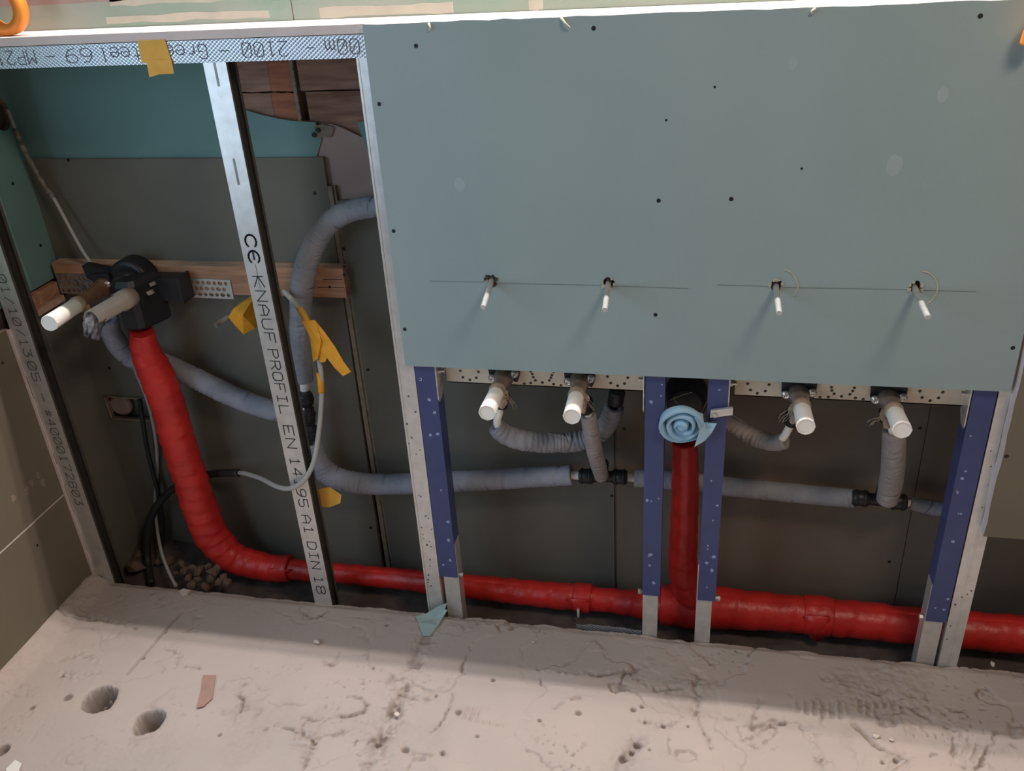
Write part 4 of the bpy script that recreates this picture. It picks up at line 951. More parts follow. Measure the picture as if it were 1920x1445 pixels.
# riser that curves up behind the panel edge
pipe_thing('thick grey sleeved pipe curving from behind the panel edge down past the batten',
    [(-0.6031, 0.1420, 0.9100, 0.0208), (-0.6365, 0.1420, 0.9066, 0.0209), (-0.6877, 0.1420, 0.8977, 0.0216), (-0.7301, 0.1420, 0.8788, 0.0223), (-0.7682, 0.1420, 0.8418, 0.0232), (-0.8005, 0.1420, 0.7899, 0.0241), (-0.8241, 0.1420, 0.7304, 0.0240), (-0.8410, 0.1420, 0.6567, 0.0228), (-0.8522, 0.1420, 0.5802, 0.0221), (-0.8595, 0.1420, 0.5115, 0.0213)],
    seed=3, stubs=[[(-0.8578, 0.1420, 0.5210, 0.0100), (-0.8600, 0.1420, 0.4941, 0.0101), (-0.8629, 0.1420, 0.4709, 0.0101)]])
c = thing('pipe_coupling', 'black press coupling joining the pipes right behind the printed stud', 'fitting', (-0.8606, 0.1300, 0.4256))
ca = Vector((-0.8563, 0.1300, 0.4859)); cb = Vector((-0.8637, 0.1300, 0.3635)); ax = axis_of(ca, cb); L = (cb-ca).length
MB().lathe(ca, ax, [(0, 0.014), (0.006, 0.0175), (L*0.22, 0.018), (L*0.24, 0.014), (L*0.3, 0.014), (L*0.32, 0.0165), (L*0.62, 0.0165), (L*0.64, 0.0135), (L*0.70, 0.0135), (L*0.72, 0.0175), (L-0.004, 0.017), (L, 0.013)], 20).build('body', M_BLACK, c)
for f, ln in ((0.14, 0), (0.46, 0), (0.82, 0)):
    MB().lathe(ca+ax*(L*f-0.003), ax, [(0, 0.017), (0.001, 0.0195), (0.005, 0.0195), (0.006, 0.017)], 20).build('collar', M_BLACK, c)
for f in (0.25, 0.78):
    q = ca+ax*L*f+Vector((0.002, -0.0195, 0)); MB().plate(circle(0, 0, 0.003, 3), [], 0.001, q, (1, 0, 0), (0, 0, 1)).build('arrow_mark', M_WHITEP, c)
# branch going left behind the red drain
pipe_thing('blue-grey sleeved pipe sloping from the trap behind the red drain to the coupling',
    [(-1.2810, 0.1100, 0.6614, 0.0200), (-1.2968, 0.1280, 0.6084, 0.0228), (-1.2838, 0.1500, 0.5472, 0.0245), (-1.2182, 0.1580, 0.5297, 0.0246), (-1.1506, 0.1580, 0.5011, 0.0246), (-1.0603, 0.1580, 0.4542, 0.0246), (-0.9715, 0.1550, 0.4243, 0.0239), (-0.9112, 0.1500, 0.4166, 0.0231)], M_FOAMB, seed=8,
    stubs=[[(-0.9179, 0.1500, 0.4162, 0.0098), (-0.8928, 0.1420, 0.4195, 0.0097), (-0.8716, 0.1360, 0.4214, 0.0096)]])
# coupling down and along to the first tee
pipe_thing('long grey sleeved pipe bending from the coupling along the wall to the middle tee',
    [(-0.8618, 0.1320, 0.3567, 0.0220), (-0.8626, 0.1420, 0.3069, 0.0235), (-0.8504, 0.1520, 0.2612, 0.0264), (-0.8095, 0.1520, 0.2404, 0.0264), (-0.7369, 0.1520, 0.2372, 0.0250), (-0.6314, 0.1520, 0.2473, 0.0246), (-0.5154, 0.1520, 0.2626, 0.0243), (-0.3903, 0.1520, 0.2813, 0.0233), (-0.2670, 0.1520, 0.2996, 0.0229)], M_FOAMB, seed=5,
    stubs=[[(-0.2766, 0.1520, 0.2975, 0.0094), (-0.2600, 0.1520, 0.2988, 0.0094), (-0.2411, 0.1520, 0.2989, 0.0094)]])
def tee(label, a, b, up):
    a = Vector(a); b = Vector(b); up = Vector(up); m = (a+b)/2; ax = axis_of(a, b); L = (b-a).length
    t = thing('tee_fitting', label, 'fitting', m)
    MB().lathe(a, ax, [(0, 0.013), (0.002, 0.0155), (L*0.28, 0.0165), (L*0.3, 0.013), (L*0.36, 0.0125), (L*0.64, 0.0125), (L*0.70, 0.013), (L*0.72, 0.0165), (L-0.002, 0.0155), (L, 0.013)], 20).build('body', M_BLACK, t)
    MB().lathe(m, up-m, [(0, 0.012), ((up-m).length*0.5, 0.013), ((up-m).length, 0.015)], 18).build('branch_socket', M_BLACK, t)
    for f in (0.06, 0.22, 0.76, 0.93):
        MB().lathe(a+ax*(L*f-0.002), ax, [(0, 0.0150), (0.001, 0.0178), (0.004, 0.0178), (0.005, 0.0150)], 20).build('collar', M_BLACK, t)
    return t
tee('black tee fitting under the vertical sleeve in the left frame', (-0.2484, 0.1380, 0.3076), (-0.1442, 0.1380, 0.3131), (-0.1975, 0.1250, 0.3530))
pipe_thing('short vertical grey sleeve between the second tap and the middle tee',
    [(-0.2153, 0.0620, 0.5063, 0.0160), (-0.2120, 0.0660, 0.4769, 0.0166), (-0.2080, 0.0800, 0.4243, 0.0170), (-0.2031, 0.1060, 0.3649, 0.0169), (-0.1982, 0.1280, 0.3169, 0.0155)], M_FOAM2, seed=11, wr=0.03,
    stubs=[[(-0.2174, 0.0450, 0.5557, 0.0073), (-0.2161, 0.0550, 0.5261, 0.0074), (-0.2146, 0.0640, 0.4966, 0.0075)]])
e2 = thing('press_socket', 'black press socket under the second tap from the left', 'fitting', (-0.2196, 0.0500, 0.5348))
MB().lathe((-0.2211, 0.0480, 0.5502), axis_of((-0.2211, 0.0480, 0.5502), (-0.2192, 0.0600, 0.5109)), [(0, 0.012), (0.003, 0.0165), (0.016, 0.0165), (0.018, 0.014), (0.026, 0.0165), (0.032, 0.015)], 18).build('body', M_BLACK, e2)
pipe_thing('level grey sleeved pipe between the two tees, passing behind the blue posts',
    [(-0.1293, 0.1520, 0.3022, 0.0197), (-0.0722, 0.1520, 0.3026, 0.0207), (0.0291, 0.1520, 0.2984, 0.0211), (0.1395, 0.1520, 0.2938, 0.0208), (0.2368, 0.1520, 0.2898, 0.0206), (0.3236, 0.1520, 0.2878, 0.0199)], M_FOAM, seed=13, wr=0.03,
    stubs=[[(-0.1501, 0.1520, 0.3033, 0.0087), (-0.1339, 0.1520, 0.3018, 0.0087), (-0.1178, 0.1520, 0.3017, 0.0087)]])
tee('black tee fitting under the thick sleeve in the right frame', (0.3164, 0.1380, 0.2997), (0.4217, 0.1380, 0.2956), (0.3733, 0.1250, 0.3398))
pipe_thing('thick vertical grey sleeve under the rightmost tap',
    [(0.3575, 0.0620, 0.5064, 0.0209), (0.3658, 0.0760, 0.4607, 0.0218), (0.3745, 0.0940, 0.4011, 0.0223), (0.3782, 0.1100, 0.3466, 0.0223), (0.3785, 0.1160, 0.3127, 0.0204)], M_FOAM2, seed=17, wr=0.03,
    stubs=[[(0.3428, 0.0480, 0.5457, 0.0073), (0.3512, 0.0560, 0.5188, 0.0074), (0.3591, 0.0660, 0.4924, 0.0075)]])
e4 = thing('press_socket', 'black press socket behind the rightmost white plug', 'fitting', (0.3414, 0.0500, 0.5445))
MB().lathe((0.3374, 0.0480, 0.5589), axis_of((0.3374, 0.0480, 0.5589), (0.3484, 0.0600, 0.5162)), [(0, 0.012), (0.003, 0.0155), (0.016, 0.0155), (0.018, 0.013), (0.026, 0.0155), (0.030, 0.014)], 18).build('body', M_BLACK, e4)
pipe_thing('short grey sleeve end leaving the right tee towards the far right post',
    [(0.4316, 0.1520, 0.2852, 0.0131), (0.4568, 0.1520, 0.2808, 0.0147), (0.4982, 0.1520, 0.2752, 0.0158), (0.5591, 0.1520, 0.2714, 0.0162)], M_FOAM, seed=19, wr=0.03,
    stubs=[[(0.4171, 0.1520, 0.2866, 0.0077), (0.4296, 0.1520, 0.2850, 0.0077), (0.4421, 0.1520, 0.2835, 0.0076)]])
# loop from the first tap
pipe_thing('drooping grey sleeve looping from the first tap to the right behind the second',
    [(-0.4073, 0.0600, 0.4706, 0.0186), (-0.3919, 0.0660, 0.4501, 0.0210), (-0.3508, 0.0800, 0.4262, 0.0217), (-0.2993, 0.1050, 0.4091, 0.0213), (-0.2454, 0.1240, 0.4064, 0.0214), (-0.2038, 0.1280, 0.4251, 0.0213), (-0.1808, 0.1240, 0.4574, 0.0210), (-0.1688, 0.1160, 0.4982, 0.0196)], M_FOAM, seed=23, wr=0.10,
    stubs=[[(-0.3874, 0.0440, 0.5505, 0.0074), (-0.3929, 0.0480, 0.5136, 0.0075), (-0.4022, 0.0560, 0.4834, 0.0082), (-0.3983, 0.0620, 0.4598, 0.0082)]])
e1 = thing('press_socket', 'black press socket under the first tap from the left', 'fitting', (-0.3874, 0.0440, 0.5335))
MB().lathe((-0.3807, 0.0400, 0.5579), axis_of((-0.3807, 0.0400, 0.5579), (-0.3911, 0.0460, 0.5173)), [(0, 0.011), (0.003, 0.0135), (0.022, 0.0135), (0.024, 0.012), (0.032, 0.013), (0.034, 0.011)], 18).build('body', M_BLACK, e1)
e1b = thing('press_socket', 'black press socket below the left rail near its right post', 'fitting', (-0.1649, 0.1100, 0.5191))
MB().lathe((-0.1618, 0.1120, 0.5378), axis_of((-0.1618, 0.1120, 0.5378), (-0.1686, 0.1140, 0.4968)), [(0, 0.015), (0.003, 0.0165), (0.030, 0.0165), (0.033, 0.0135)], 18).build('body', M_BLACK, e1b)
# third tap, sleeve running left behind the post
pipe_thing('dark grey wrinkled sleeve from the third tap running left behind the blue post',
    [(0.1669, 0.0700, 0.4687, 0.0165), (0.1454, 0.0800, 0.4562, 0.0172), (0.1103, 0.0920, 0.4576, 0.0174), (0.0789, 0.1000, 0.4716, 0.0174), (0.0418, 0.1060, 0.4916, 0.0170), (0.0101, 0.1100, 0.5021, 0.0170)], M_FOAM2, seed=29, wr=0.10,
    stubs=[[(0.1740, 0.0460, 0.5413, 0.0075), (0.1701, 0.0520, 0.5119, 0.0076), (0.1624, 0.0620, 0.4817, 0.0077), (0.1561, 0.0720, 0.4680, 0.0078)]])
e3 = thing('press_socket', 'black press socket under the third tap from the left', 'fitting', (0.1753, 0.0460, 0.5251))
MB().lathe((0.1746, 0.0420, 0.5528), axis_of((0.1746, 0.0420, 0.5528), (0.1720, 0.0500, 0.5109)), [(0, 0.011), (0.003, 0.0150), (0.020, 0.0155), (0.022, 0.0125), (0.032, 0.0145), (0.036, 0.012)], 18).build('body', M_BLACK, e3)

# ------------------------------------------------------------------ washbasin drain outlet between the two frames
dr = thing('drain_outlet', 'black drain elbow above the red riser between the two blue posts', 'drain fitting', (-0.0273, 0.0800, 0.5290))
do_a = Vector((-0.0263, 0.0950, 0.5471)); do_b = Vector((-0.0231, 0.0200, 0.5280))
MB().lathe(do_a+Vector((0, 0.03, 0)), (0, -1, -0.1), [(0, 0.034), (0.01, 0.041), (0.035, 0.041), (0.038, 0.036), (0.060, 0.036), (0.064, 0.032)], 26).build('body', M_BLACK, dr)
MB().lathe((-0.0268, 0.0850, 0.5081), (0, 0.02, -1), [(0, 0.030), (0.03, 0.030), (0.05, 0.027)], 24).build('outlet_neck', M_BLACK, dr)
cl = MB(); c0 = Vector((0.0212, -0.0060, 0.5631)); c1 = Vector((0.0608, -0.0100, 0.5734)); ax = axis_of(c0, c1)
cl.obox((c0+c1)/2, [ax, (0, 1, 0), (0, 0, 1)], [(c1-c0).length/2, 0.003, 0.0075])
clo = cl.build('clamp_strap', M_GALV, dr)
MB().lathe(Vector((0.0289, -0.0080, 0.5624)), (0, -1, 0), [(0, 0.0062), (0.003, 0.0062), (0.004, 0.004)], 8, smooth=False).build('clamp_screw', M_BOLT, clo)
for pts in ([(-0.0556, 0.0600, 0.5504), (-0.0364, 0.0500, 0.5664), (-0.0138, 0.0550, 0.5730)], [(-0.0497, 0.0580, 0.5589), (-0.0451, 0.0500, 0.5542), (-0.0390, 0.0500, 0.5499)]):
    w_ = MB(); tube(w_, pts, 5, 4, r=0.0009); w_.build('loose_thread', M_FILL, dr)
# rolled blue paper stuffed in the outlet
bp = thing('paper_plug', 'roll of light blue paper stuffed into the drain between the blue posts', 'paper', (-0.0244, -0.0000, 0.5280))
cx = Vector((-0.0279, -0.0200, 0.5396)); fwd = Vector((-0.05, -1.0, -0.25)).normalized(); ux = Vector((1, 0, 0)); ux = (ux-fwd*ux.dot(fwd)).normalized(); uy = ux.cross(fwd)*-1
if uy.z < 0: uy = -uy
mb = MB(); N = 96; turns = 3.1; rows = []
for i in range(N+1):
    t = i/N; a = -0.6+turns*2*PI*t; r = 0.009+0.041*t**1.05
    off = 0.010*(1-t)+0.004*math.sin(a*1.3); dirv = ux*math.cos(a)+uy*math.sin(a)
    lip = 1+0.08*math.sin(a*2.0)
    rows.append([cx+dirv*(r*0.86)-fwd*0.022, cx+dirv*r*1.02-fwd*0.014, cx+dirv*r*1.03*lip-fwd*0.006+fwd*off*0.3, cx+dirv*(r-0.003)*lip+fwd*off, cx+dirv*(r-0.0065)-fwd*0.004, cx+dirv*(r*0.85-0.004)-fwd*0.02])
V = [p for r_ in rows for p in r_]; F = []
for i in range(N):
    for j in range(5): a = i*6+j; F.append((a, a+1, a+7, a+6))
mb.add(V, F, 0, True)
mb.lathe(cx-fwd*0.02, fwd, [(0, 0.012), (0.022, 0.010), (0.026, 0.007), (0.028, 0.002)], 10)
mb.build('rolled_paper', M_PAPERB, bp)
fl = MB()
fp = [(-0.0197, -0.0120, 0.5766), (0.0078, -0.0040, 0.5600), (0.0104, -0.0100, 0.5454), (0.0335, -0.0160, 0.5480), (0.0248, -0.0200, 0.5292), (0.0139, -0.0220, 0.5135), (-0.0050, -0.0220, 0.4982), (0.0033, -0.0300, 0.5407), (-0.0052, -0.0300, 0.5629)]
fl.add(fp, [(0,1,8), (1,2,7), (1,7,8), (2,3,4), (2,4,7), (4,5,7), (5,6,7)], 0, False)
fl.add([(p[0], p[1]+0.003, p[2]-0.001) for p in fp], [(0,8,1), (1,7,2), (1,8,7), (2,4,3), (2,7,4), (4,7,5), (5,7,6)], 0, False)
fl.build('loose_corner', M_PAPERB, bp)

# ------------------------------------------------------------------ left bay: batten, perforated strips, trap, elbow
bat = MB(); zb0, zb1 = 0.700, 0.765
bat.box(-1.432, -0.7385, 0.168, 0.199, zb0, zb1)
for i, f in enumerate(bat.f): pass
bat.mi[5] = 1
b_o = bat.build('timber_batten', [M_WOOD, M_WOODT])
tag(b_o, 'horizontal pine batten on the back wall behind the black trap', 'batten')
for p in ((-0.7342, 0.1680, 0.7697), (-0.7370, 0.1680, 0.7519), (-0.7737, 0.1680, 0.7236)): screw_dot((p[0], 0.168, p[2]), b_o, r=0.003)
for z, xa in ((0.740, -0.785), (0.722, -0.80)):
    MB().plate([(xa, z), (-0.742, z+0.001), (-0.742, z+0.0022), (xa, z+0.0012)], [], 0.0006, (0, 0.1676, 0), (1, 0, 0), (0, 0, 1)).build('grain_crack', M_SCREW, b_o)
wb = MB()
wb.box(-1.446, -1.432, 0.075, 0.166, 0.690, 0.722); wb.box(-1.4445, -1.424, 0.075, 0.166, 0.676, 0.690, 1)
wbo = wb.build('timber_block', [M_WOOD, M_WOODT]); tag(wbo, 'short block of pine fixed to the left wall beside the leftmost stud', 'timber')

def strip(label, xa, xb, zc, h, y, tilt, m):
    holes = []; nx = int((xb-xa)/0.0135); L = xb-xa
    for r_ in range(3):
        for i in range(nx+1):
            x = 0.008+i*0.0135+(0.0067 if r_ == 1 else 0); z = (r_-1)*h*0.30
            if x > L-0.006: continue
            big = (i+r_) % 2
            holes.append([(x+(0.0058 if big else 0.0040)*math.cos(2*PI*k/10), z+0.0044*math.sin(2*PI*k/10)) for k in range(10)])
    mb = MB(); mb.plate([(0, -h/2), (L, -h/2), (L, h/2), (0, h/2)], holes, 0.0015, (xa, y, zc), (1, 0, tilt), (0, 0, 1))
    o = mb.build('perforated_strip', m); tag(o, label, 'metal strip'); return o
zs1 = ((-1.0563, 0.1650, 0.7153))
strip('bright perforated steel strip to the right of the black trap, on the batten', ((-1.1275, 0.1650, 0.7135))[0], ((-1.0002, 0.1650, 0.7167))[0], zs1[2], 0.045, 0.1655, -0.02, M_GALV)
zs2 = ((-1.3725, 0.1650, 0.7164))
strip('dull perforated steel strip to the left of the black trap', ((-1.4292, 0.1650, 0.7189))[0], ((-1.2849, 0.1650, 0.7160))[0], zs2[2], 0.048, 0.1655, -0.01, M_STRIP)

tr = thing('drain_trap', 'black wall-mounted drain trap on the batten above the red pipe', 'trap', (-1.1933, 0.1000, 0.7074))
dc = Vector((-1.2141, 0.1300, 0.7416))
MB().lathe(dc+Vector((0, 0.036, 0)), (0, -1, 0), [(0, 0.040), (0.003, 0.049), (0.040, 0.049), (0.044, 0.046), (0.046, 0.040)], 36).build('disc', M_BLACK, tr)
dh = Vector((-1.2103, 0.0950, 0.7398))
MB().lathe(dh+Vector((0, 0.035, 0)), (0, -1, -0.05), [(0, 0.036), (0.020, 0.036), (0.024, 0.033), (0.036, 0.030), (0.040, 0.026)], 30).build('hub', M_BLACK, tr)
ar = MB()
a0 = Vector((-1.1607, 0.1280, 0.7534)); a1 = Vector((-1.0967, 0.1280, 0.7009))
ar.box(a0.x, a1.x, 0.122, 0.160, a1.z, a0.z); ar.box(a1.x, a1.x+0.007, 0.116, 0.160, a1.z-0.003, a0.z+0.003)
ar.build('mounting_arm', M_BLACK, tr)
ar = MB(); l0 = Vector((-1.3186, 0.1350, 0.7781)); l1 = Vector((-1.2600, 0.1350, 0.7645)); l2 = Vector((-1.2716, 0.1350, 0.7346)); l3 = Vector((-1.3148, 0.1350, 0.7485))
ar.plate([(l3.x, l3.z), (l2.x, l2.z), (l1.x+0.02, l1.z), (l0.x, l0.z)], [], 0.025, (0, 0.122, 0), (1, 0, 0), (0, 0, 1)); ar.build('mounting_arm', M_BLACK, tr)
# box body below the disc, bevelled
bx0 = Vector((-1.2124, 0.0620, 0.7290)); bx1 = Vector((-1.1628, 0.0620, 0.6542)); bt = ((-1.1749, 0.0620, 0.7540))
zt_, zb_ = bt[2]+0.012, bx1.z+0.002
sec = [(bx0.x, 0.066), (bx0.x+0.008, 0.058), (bx1.x-0.010, 0.058), (bx1.x, 0.068), (bx1.x+0.022, 0.135), (bx0.x+0.004, 0.135)]
mb = MB()
R = []
for z, gx in ((zb_, 0.86), (zb_+0.006, 1.0), ((zb_+zt_)/2, 1.0), (zt_-0.012, 0.98), (zt_, 0.84)):
    cxm = sum(p[0] for p in sec)/6; cym = 0.1
    R.append([Vector((cxm+(x-cxm)*gx, cym+(y-cym)*gx, z)) for x, y in sec])
mb.rings(R, smooth=False); mb.build('housing', M_BLACK, tr)
for (px, sz) in (((-1.1423, 0.1000, 0.7491), 0.006), ((-1.1345, 0.0750, 0.7402), 0.007)):
    MB().obox(px, [(1, 0, 0.4), (0, 1, 0), (-0.4, 0, 1)], (sz, 0.003, sz*0.6)).build('plaster_crumb', M_DUSTY, tr)
# grey outlet stub with a rag in it
sa = Vector((-1.1781, 0.0580, 0.7340)); sb = Vector((-1.1923, -0.0480, 0.7319)); ax = axis_of(sa, sb); L = (sb-sa).length
mb = MB(); mb.lathe(sa, ax, [(-0.01, 0.0212), (0.022, 0.0212), (0.0225, 0.0195), (0.026, 0.0195), (0.027, 0.0182), (L, 0.0182), (L, 0.0155), (L-0.03, 0.0155)], 26); mb.build('outlet_stub', M_GREYP, tr)
rg = thing('rag', 'crumpled grey rag stuffed in the grey outlet stub of the trap', 'rag', sb)
mb = MB()
for k in range(6):
    st = sb-ax*0.02+Vector((random.uniform(-0.006, 0.006), 0, random.uniform(-0.006, 0.006)))
    pts = [st]
    d = (ax+Vector((random.uniform(-0.5, 0.4), random.uniform(-0.3, 0.3), random.uniform(-0.5, 0.4)))).normalized()
    for j in range(4):
        d = (d+Vector((random.uniform(-0.3, 0.3), random.uniform(-0.3, 0.3), -0.28))).normalized(); pts.append(pts[-1]+d*0.014)
    tube(mb, [tuple(p)+(r,) for p, r in zip(pts, (0.008, 0.0095, 0.0085, 0.006, 0.003))], 10, 4, lambda s, a: 1+0.28*math.sin(3*a+s*190)+0.2*math.sin(5*a-s*260))
mb.build('cloth', M_RAG, rg)
tl = MB(); tube(tl, [tuple(sb+Vector((0.0, 0, -0.012)))+(0.006,), tuple(Vector((-1.2029, -0.0500, 0.7091)))+(0.005,), tuple(Vector((-1.2186, -0.0450, 0.6896)))+(0.002,)], 8, 4); tl.build('frayed_tail', M_RAG, rg)
# tap elbow at the left
wall_elbow('tap elbow left of the trap, long dusty extension and white plug', (-1.2710, 0.1180, 0.7339), (-1.2401, -0.1080, 0.7479), 0.022, 0.1, 1, brass=M_COPPERY, split=0.56, rp=0.0158)

# ------------------------------------------------------------------ cables
def cable(label, path, r, m, nm='cable', parts=()):
    t = thing(nm, label, 'cable', path[0])
    mb = MB(); tube(mb, path, 10, 8, r=r); mb.build('sheath', m, t)
    for pname, pp, pr, pm in parts:
        mb = MB(); tube(mb, pp, 10, 6, r=pr, fn=(lambda s, a: 1+0.18*math.sin(s*420+2*a)) if pname == 'plaster_crust' else None); mb.build(pname, pm, t)
    return t
cable('pale cable hanging from the round hole at the upper left down to the trap', [(-1.4405, 0.1900, 1.0959), (-1.4279, 0.1800, 1.0596), (-1.4178, 0.1780, 1.0042), (-1.4016, 0.1760, 0.9533), (-1.3789, 0.1720, 0.9114), (-1.3566, 0.1660, 0.8505), (-1.3346, 0.1580, 0.7988), (-1.3119, 0.1500, 0.7652)], 0.0038, M_CABLE,
      parts=[('plaster_crust', [(-1.4279, 0.1800, 1.0596), (-1.4178, 0.1780, 1.0042), (-1.4016, 0.1760, 0.9533), (-1.3798, 0.1720, 0.9126)], 0.0052, M_CABLED)])
cable('pale cable dropping beside the red drain to the slab edge', [(-1.3168, 0.1860, 0.5461), (-1.3063, 0.1820, 0.4854), (-1.2963, 0.1800, 0.4147), (-1.3039, 0.1840, 0.3222), (-1.3253, 0.1880, 0.2245), (-1.3608, 0.1880, 0.1154), (-1.3730, 0.1800, 0.0352), (-1.3246, 0.1100, 0.0079), (-1.2785, 0.0600, -0.0150), (-1.2419, 0.0250, -0.0205)], 0.0042, M_CABLE)
cable('dark cable hanging from the rectangular socket hole', [(-1.3277, 0.1950, 0.4076), (-1.3169, 0.1700, 0.3599), (-1.3281, 0.1720, 0.2817), (-1.3320, 0.1720, 0.2025), (-1.3354, 0.1720, 0.1289), (-1.3490, 0.1720, 0.0434), (-1.3753, 0.1720, -0.0376)], 0.0055, M_CONDUIT)
cable('thick black conduit curving up behind the red drain', [(-1.3406, 0.0600, -0.0566), (-1.3813, 0.1200, -0.0321), (-1.3755, 0.1420, 0.0378), (-1.3406, 0.1500, 0.1110), (-1.2838, 0.1560, 0.1690), (-1.2191, 0.1620, 0.2054), (-1.1535, 0.1580, 0.2290), (-1.0714, 0.1400, 0.2504)], 0.0095, M_CONDUIT, 'conduit')
cable('light grey cable looping in front of the printed stud up to the yellow tape', [(-1.0673, 0.1360, 0.2534), (-1.0328, 0.1100, 0.2703), (-0.9656, 0.0600, 0.2957), (-0.8986, 0.0080, 0.3148), (-0.8545, -0.0140, 0.3293), (-0.8193, -0.0140, 0.3529), (-0.7987, 0.0040, 0.3889), (-0.7895, 0.0300, 0.4417), (-0.7784, 0.0440, 0.5061), (-0.7696, 0.0520, 0.5783), (-0.7750, 0.0600, 0.6356), (-0.7883, 0.0700, 0.6846), (-0.8163, 0.0900, 0.7141), (-0.8547, 0.1200, 0.7326)], 0.0055, M_CABLE,
      parts=[('tape_band', [(-0.7743, 0.0465, 0.5370), (-0.7731, 0.0490, 0.5572), (-0.7741, 0.0522, 0.5805)], 0.0068, M_YTAPE2), ('tape_band', [(-0.7824, 0.0660, 0.6687), (-0.7919, 0.0730, 0.6914), (-0.8079, 0.0850, 0.7094)], 0.0070, M_YTAPE)])
# short plaster-crusted cable end poking out under the strip
t = cable('short crusted cable end wrapped in yellow tape left of the printed stud', [(-0.9917, 0.0600, 0.6761), (-0.9842, 0.0750, 0.6793), (-0.9711, 0.0900, 0.6853), (-0.9502, 0.1050, 0.6867), (-0.9369, 0.1250, 0.6797)], 0.0062, M_CABLED)
tb = MB()
tp = [(-0.9642, 0.0700, 0.6919), (-0.9489, 0.0720, 0.7107), (-0.9238, 0.0800, 0.7236), (-0.9103, 0.0880, 0.7265), (-0.9070, 0.0860, 0.6915), (-0.9123, 0.0780, 0.6646), (-0.9376, 0.0700, 0.6527), (-0.9495, 0.0660, 0.6724), (-0.9200, 0.0520, 0.7037)]
tb.add(tp, [(0,1,8), (1,2,8), (2,3,8), (3,4,8), (4,5,8), (5,6,8), (6,7,8), (7,0,8)], 0, False)
tb.add([(p[0], p[1]+0.03, p[2]) for p in tp[:8]], [tuple(range(8))]); 
for i in range(8):
    a = tp[i]; b = tp[(i+1) % 8]
    tb.add([a, b, (b[0], b[1]+0.03, b[2]), (a[0], a[1]+0.03, a[2])], [(0,1,2,3)])
tb.build('tape_wrap', M_YTAPE2, t)

# yellow tape
def sheet(mb, rows, th=0.0008):
    R = len(rows); Cn = len(rows[0]); V = [p for r_ in rows for p in r_]; N = len(V)
    V = V+[(p[0], p[1]+th, p[2]) for p in V]; F = []
    for i in range(R-1):
        for j in range(Cn-1):
            a = i*Cn+j; F.append((a, a+1, a+Cn+1, a+Cn)); F.append((N+a, N+a+Cn, N+a+Cn+1, N+a+1))
    per = [j for j in range(Cn)]+[i*Cn+Cn-1 for i in range(1, R)]+[(R-1)*Cn+j for j in range(Cn-2, -1, -1)]+[i*Cn for i in range(R-2, 0, -1)]
    for a, b in zip(per, per[1:]+per[:1]): F.append((a, b, N+b, N+a))
    mb.add(V, F, 0, False); return mb
mb = MB(); sheet(mb, [[(-0.9740, -0.0028, 1.2424), (-0.9482, -0.0030, 1.2425), (-0.9219, -0.0028, 1.2425)], [(-0.9762, -0.0030, 1.2234), (-0.9481, -0.0034, 1.2235), (-0.9197, -0.0030, 1.2235)], [(-0.9759, -0.0030, 1.2058), (-0.9465, -0.0036, 1.2060), (-0.9181, -0.0030, 1.2060)]])
sheet(mb, [[(-0.9665, -0.0042, 1.2110), (-0.9416, -0.0046, 1.2104), (-0.9175, -0.0042, 1.2097)], [(-0.9657, -0.0050, 1.1970), (-0.9414, -0.0056, 1.1973), (-0.9172, -0.0048, 1.1975)], [(-0.9648, -0.0080, 1.1823), (-0.9424, -0.0086, 1.1872), (-0.9165, -0.0070, 1.1872)]])
tag(mb.build('masking_tape', M_YTAPE), 'piece of yellow masking tape stuck on the printed top track', 'tape')
mb = MB()
sheet(mb, [[(-0.7955, 0.0600, 0.6924), (-0.7651, 0.0560, 0.6975)], [(-0.7780, 0.0500, 0.6619), (-0.7438, 0.0460, 0.6769)], [(-0.7521, 0.0420, 0.6308), (-0.7232, 0.0400, 0.6473)], [(-0.7290, 0.0360, 0.6008), (-0.7081, 0.0360, 0.6163)], [(-0.7135, 0.0340, 0.5842), (-0.6945, 0.0340, 0.5949)]], 0.0012)
sheet(mb, [[(-0.7871, 0.0580, 0.6888), (-0.7597, 0.0520, 0.6925)], [(-0.7807, 0.0520, 0.6513), (-0.7513, 0.0400, 0.6581)], [(-0.7810, 0.0480, 0.6058), (-0.7649, 0.0400, 0.6191)]], 0.0012)
sheet(mb, [[(-0.7595, 0.0460, 0.6787), (-0.7471, 0.0440, 0.6659)], [(-0.7622, 0.0440, 0.6378), (-0.7389, 0.0420, 0.6337)], [(-0.7648, 0.0460, 0.6063), (-0.7516, 0.0440, 0.6104)]], 0.0012)
tag(mb.build('masking_tape', M_YTAPE2), 'long tongue of yellow tape hanging off the grey cable', 'tape')
mb = MB()
sheet(mb, [[(-0.8459, 0.0500, 0.2861), (-0.8418, 0.0500, 0.2501)], [(-0.8209, 0.0460, 0.2881), (-0.8202, 0.0440, 0.2416)], [(-0.7921, 0.0420, 0.2989), (-0.8001, 0.0400, 0.2448)], [(-0.7674, 0.0420, 0.2795), (-0.7734, 0.0420, 0.2574)]], 0.0012)
tag(mb.build('masking_tape', M_YTAPE), 'scrap of yellow tape sticking out low beside the printed stud', 'tape')

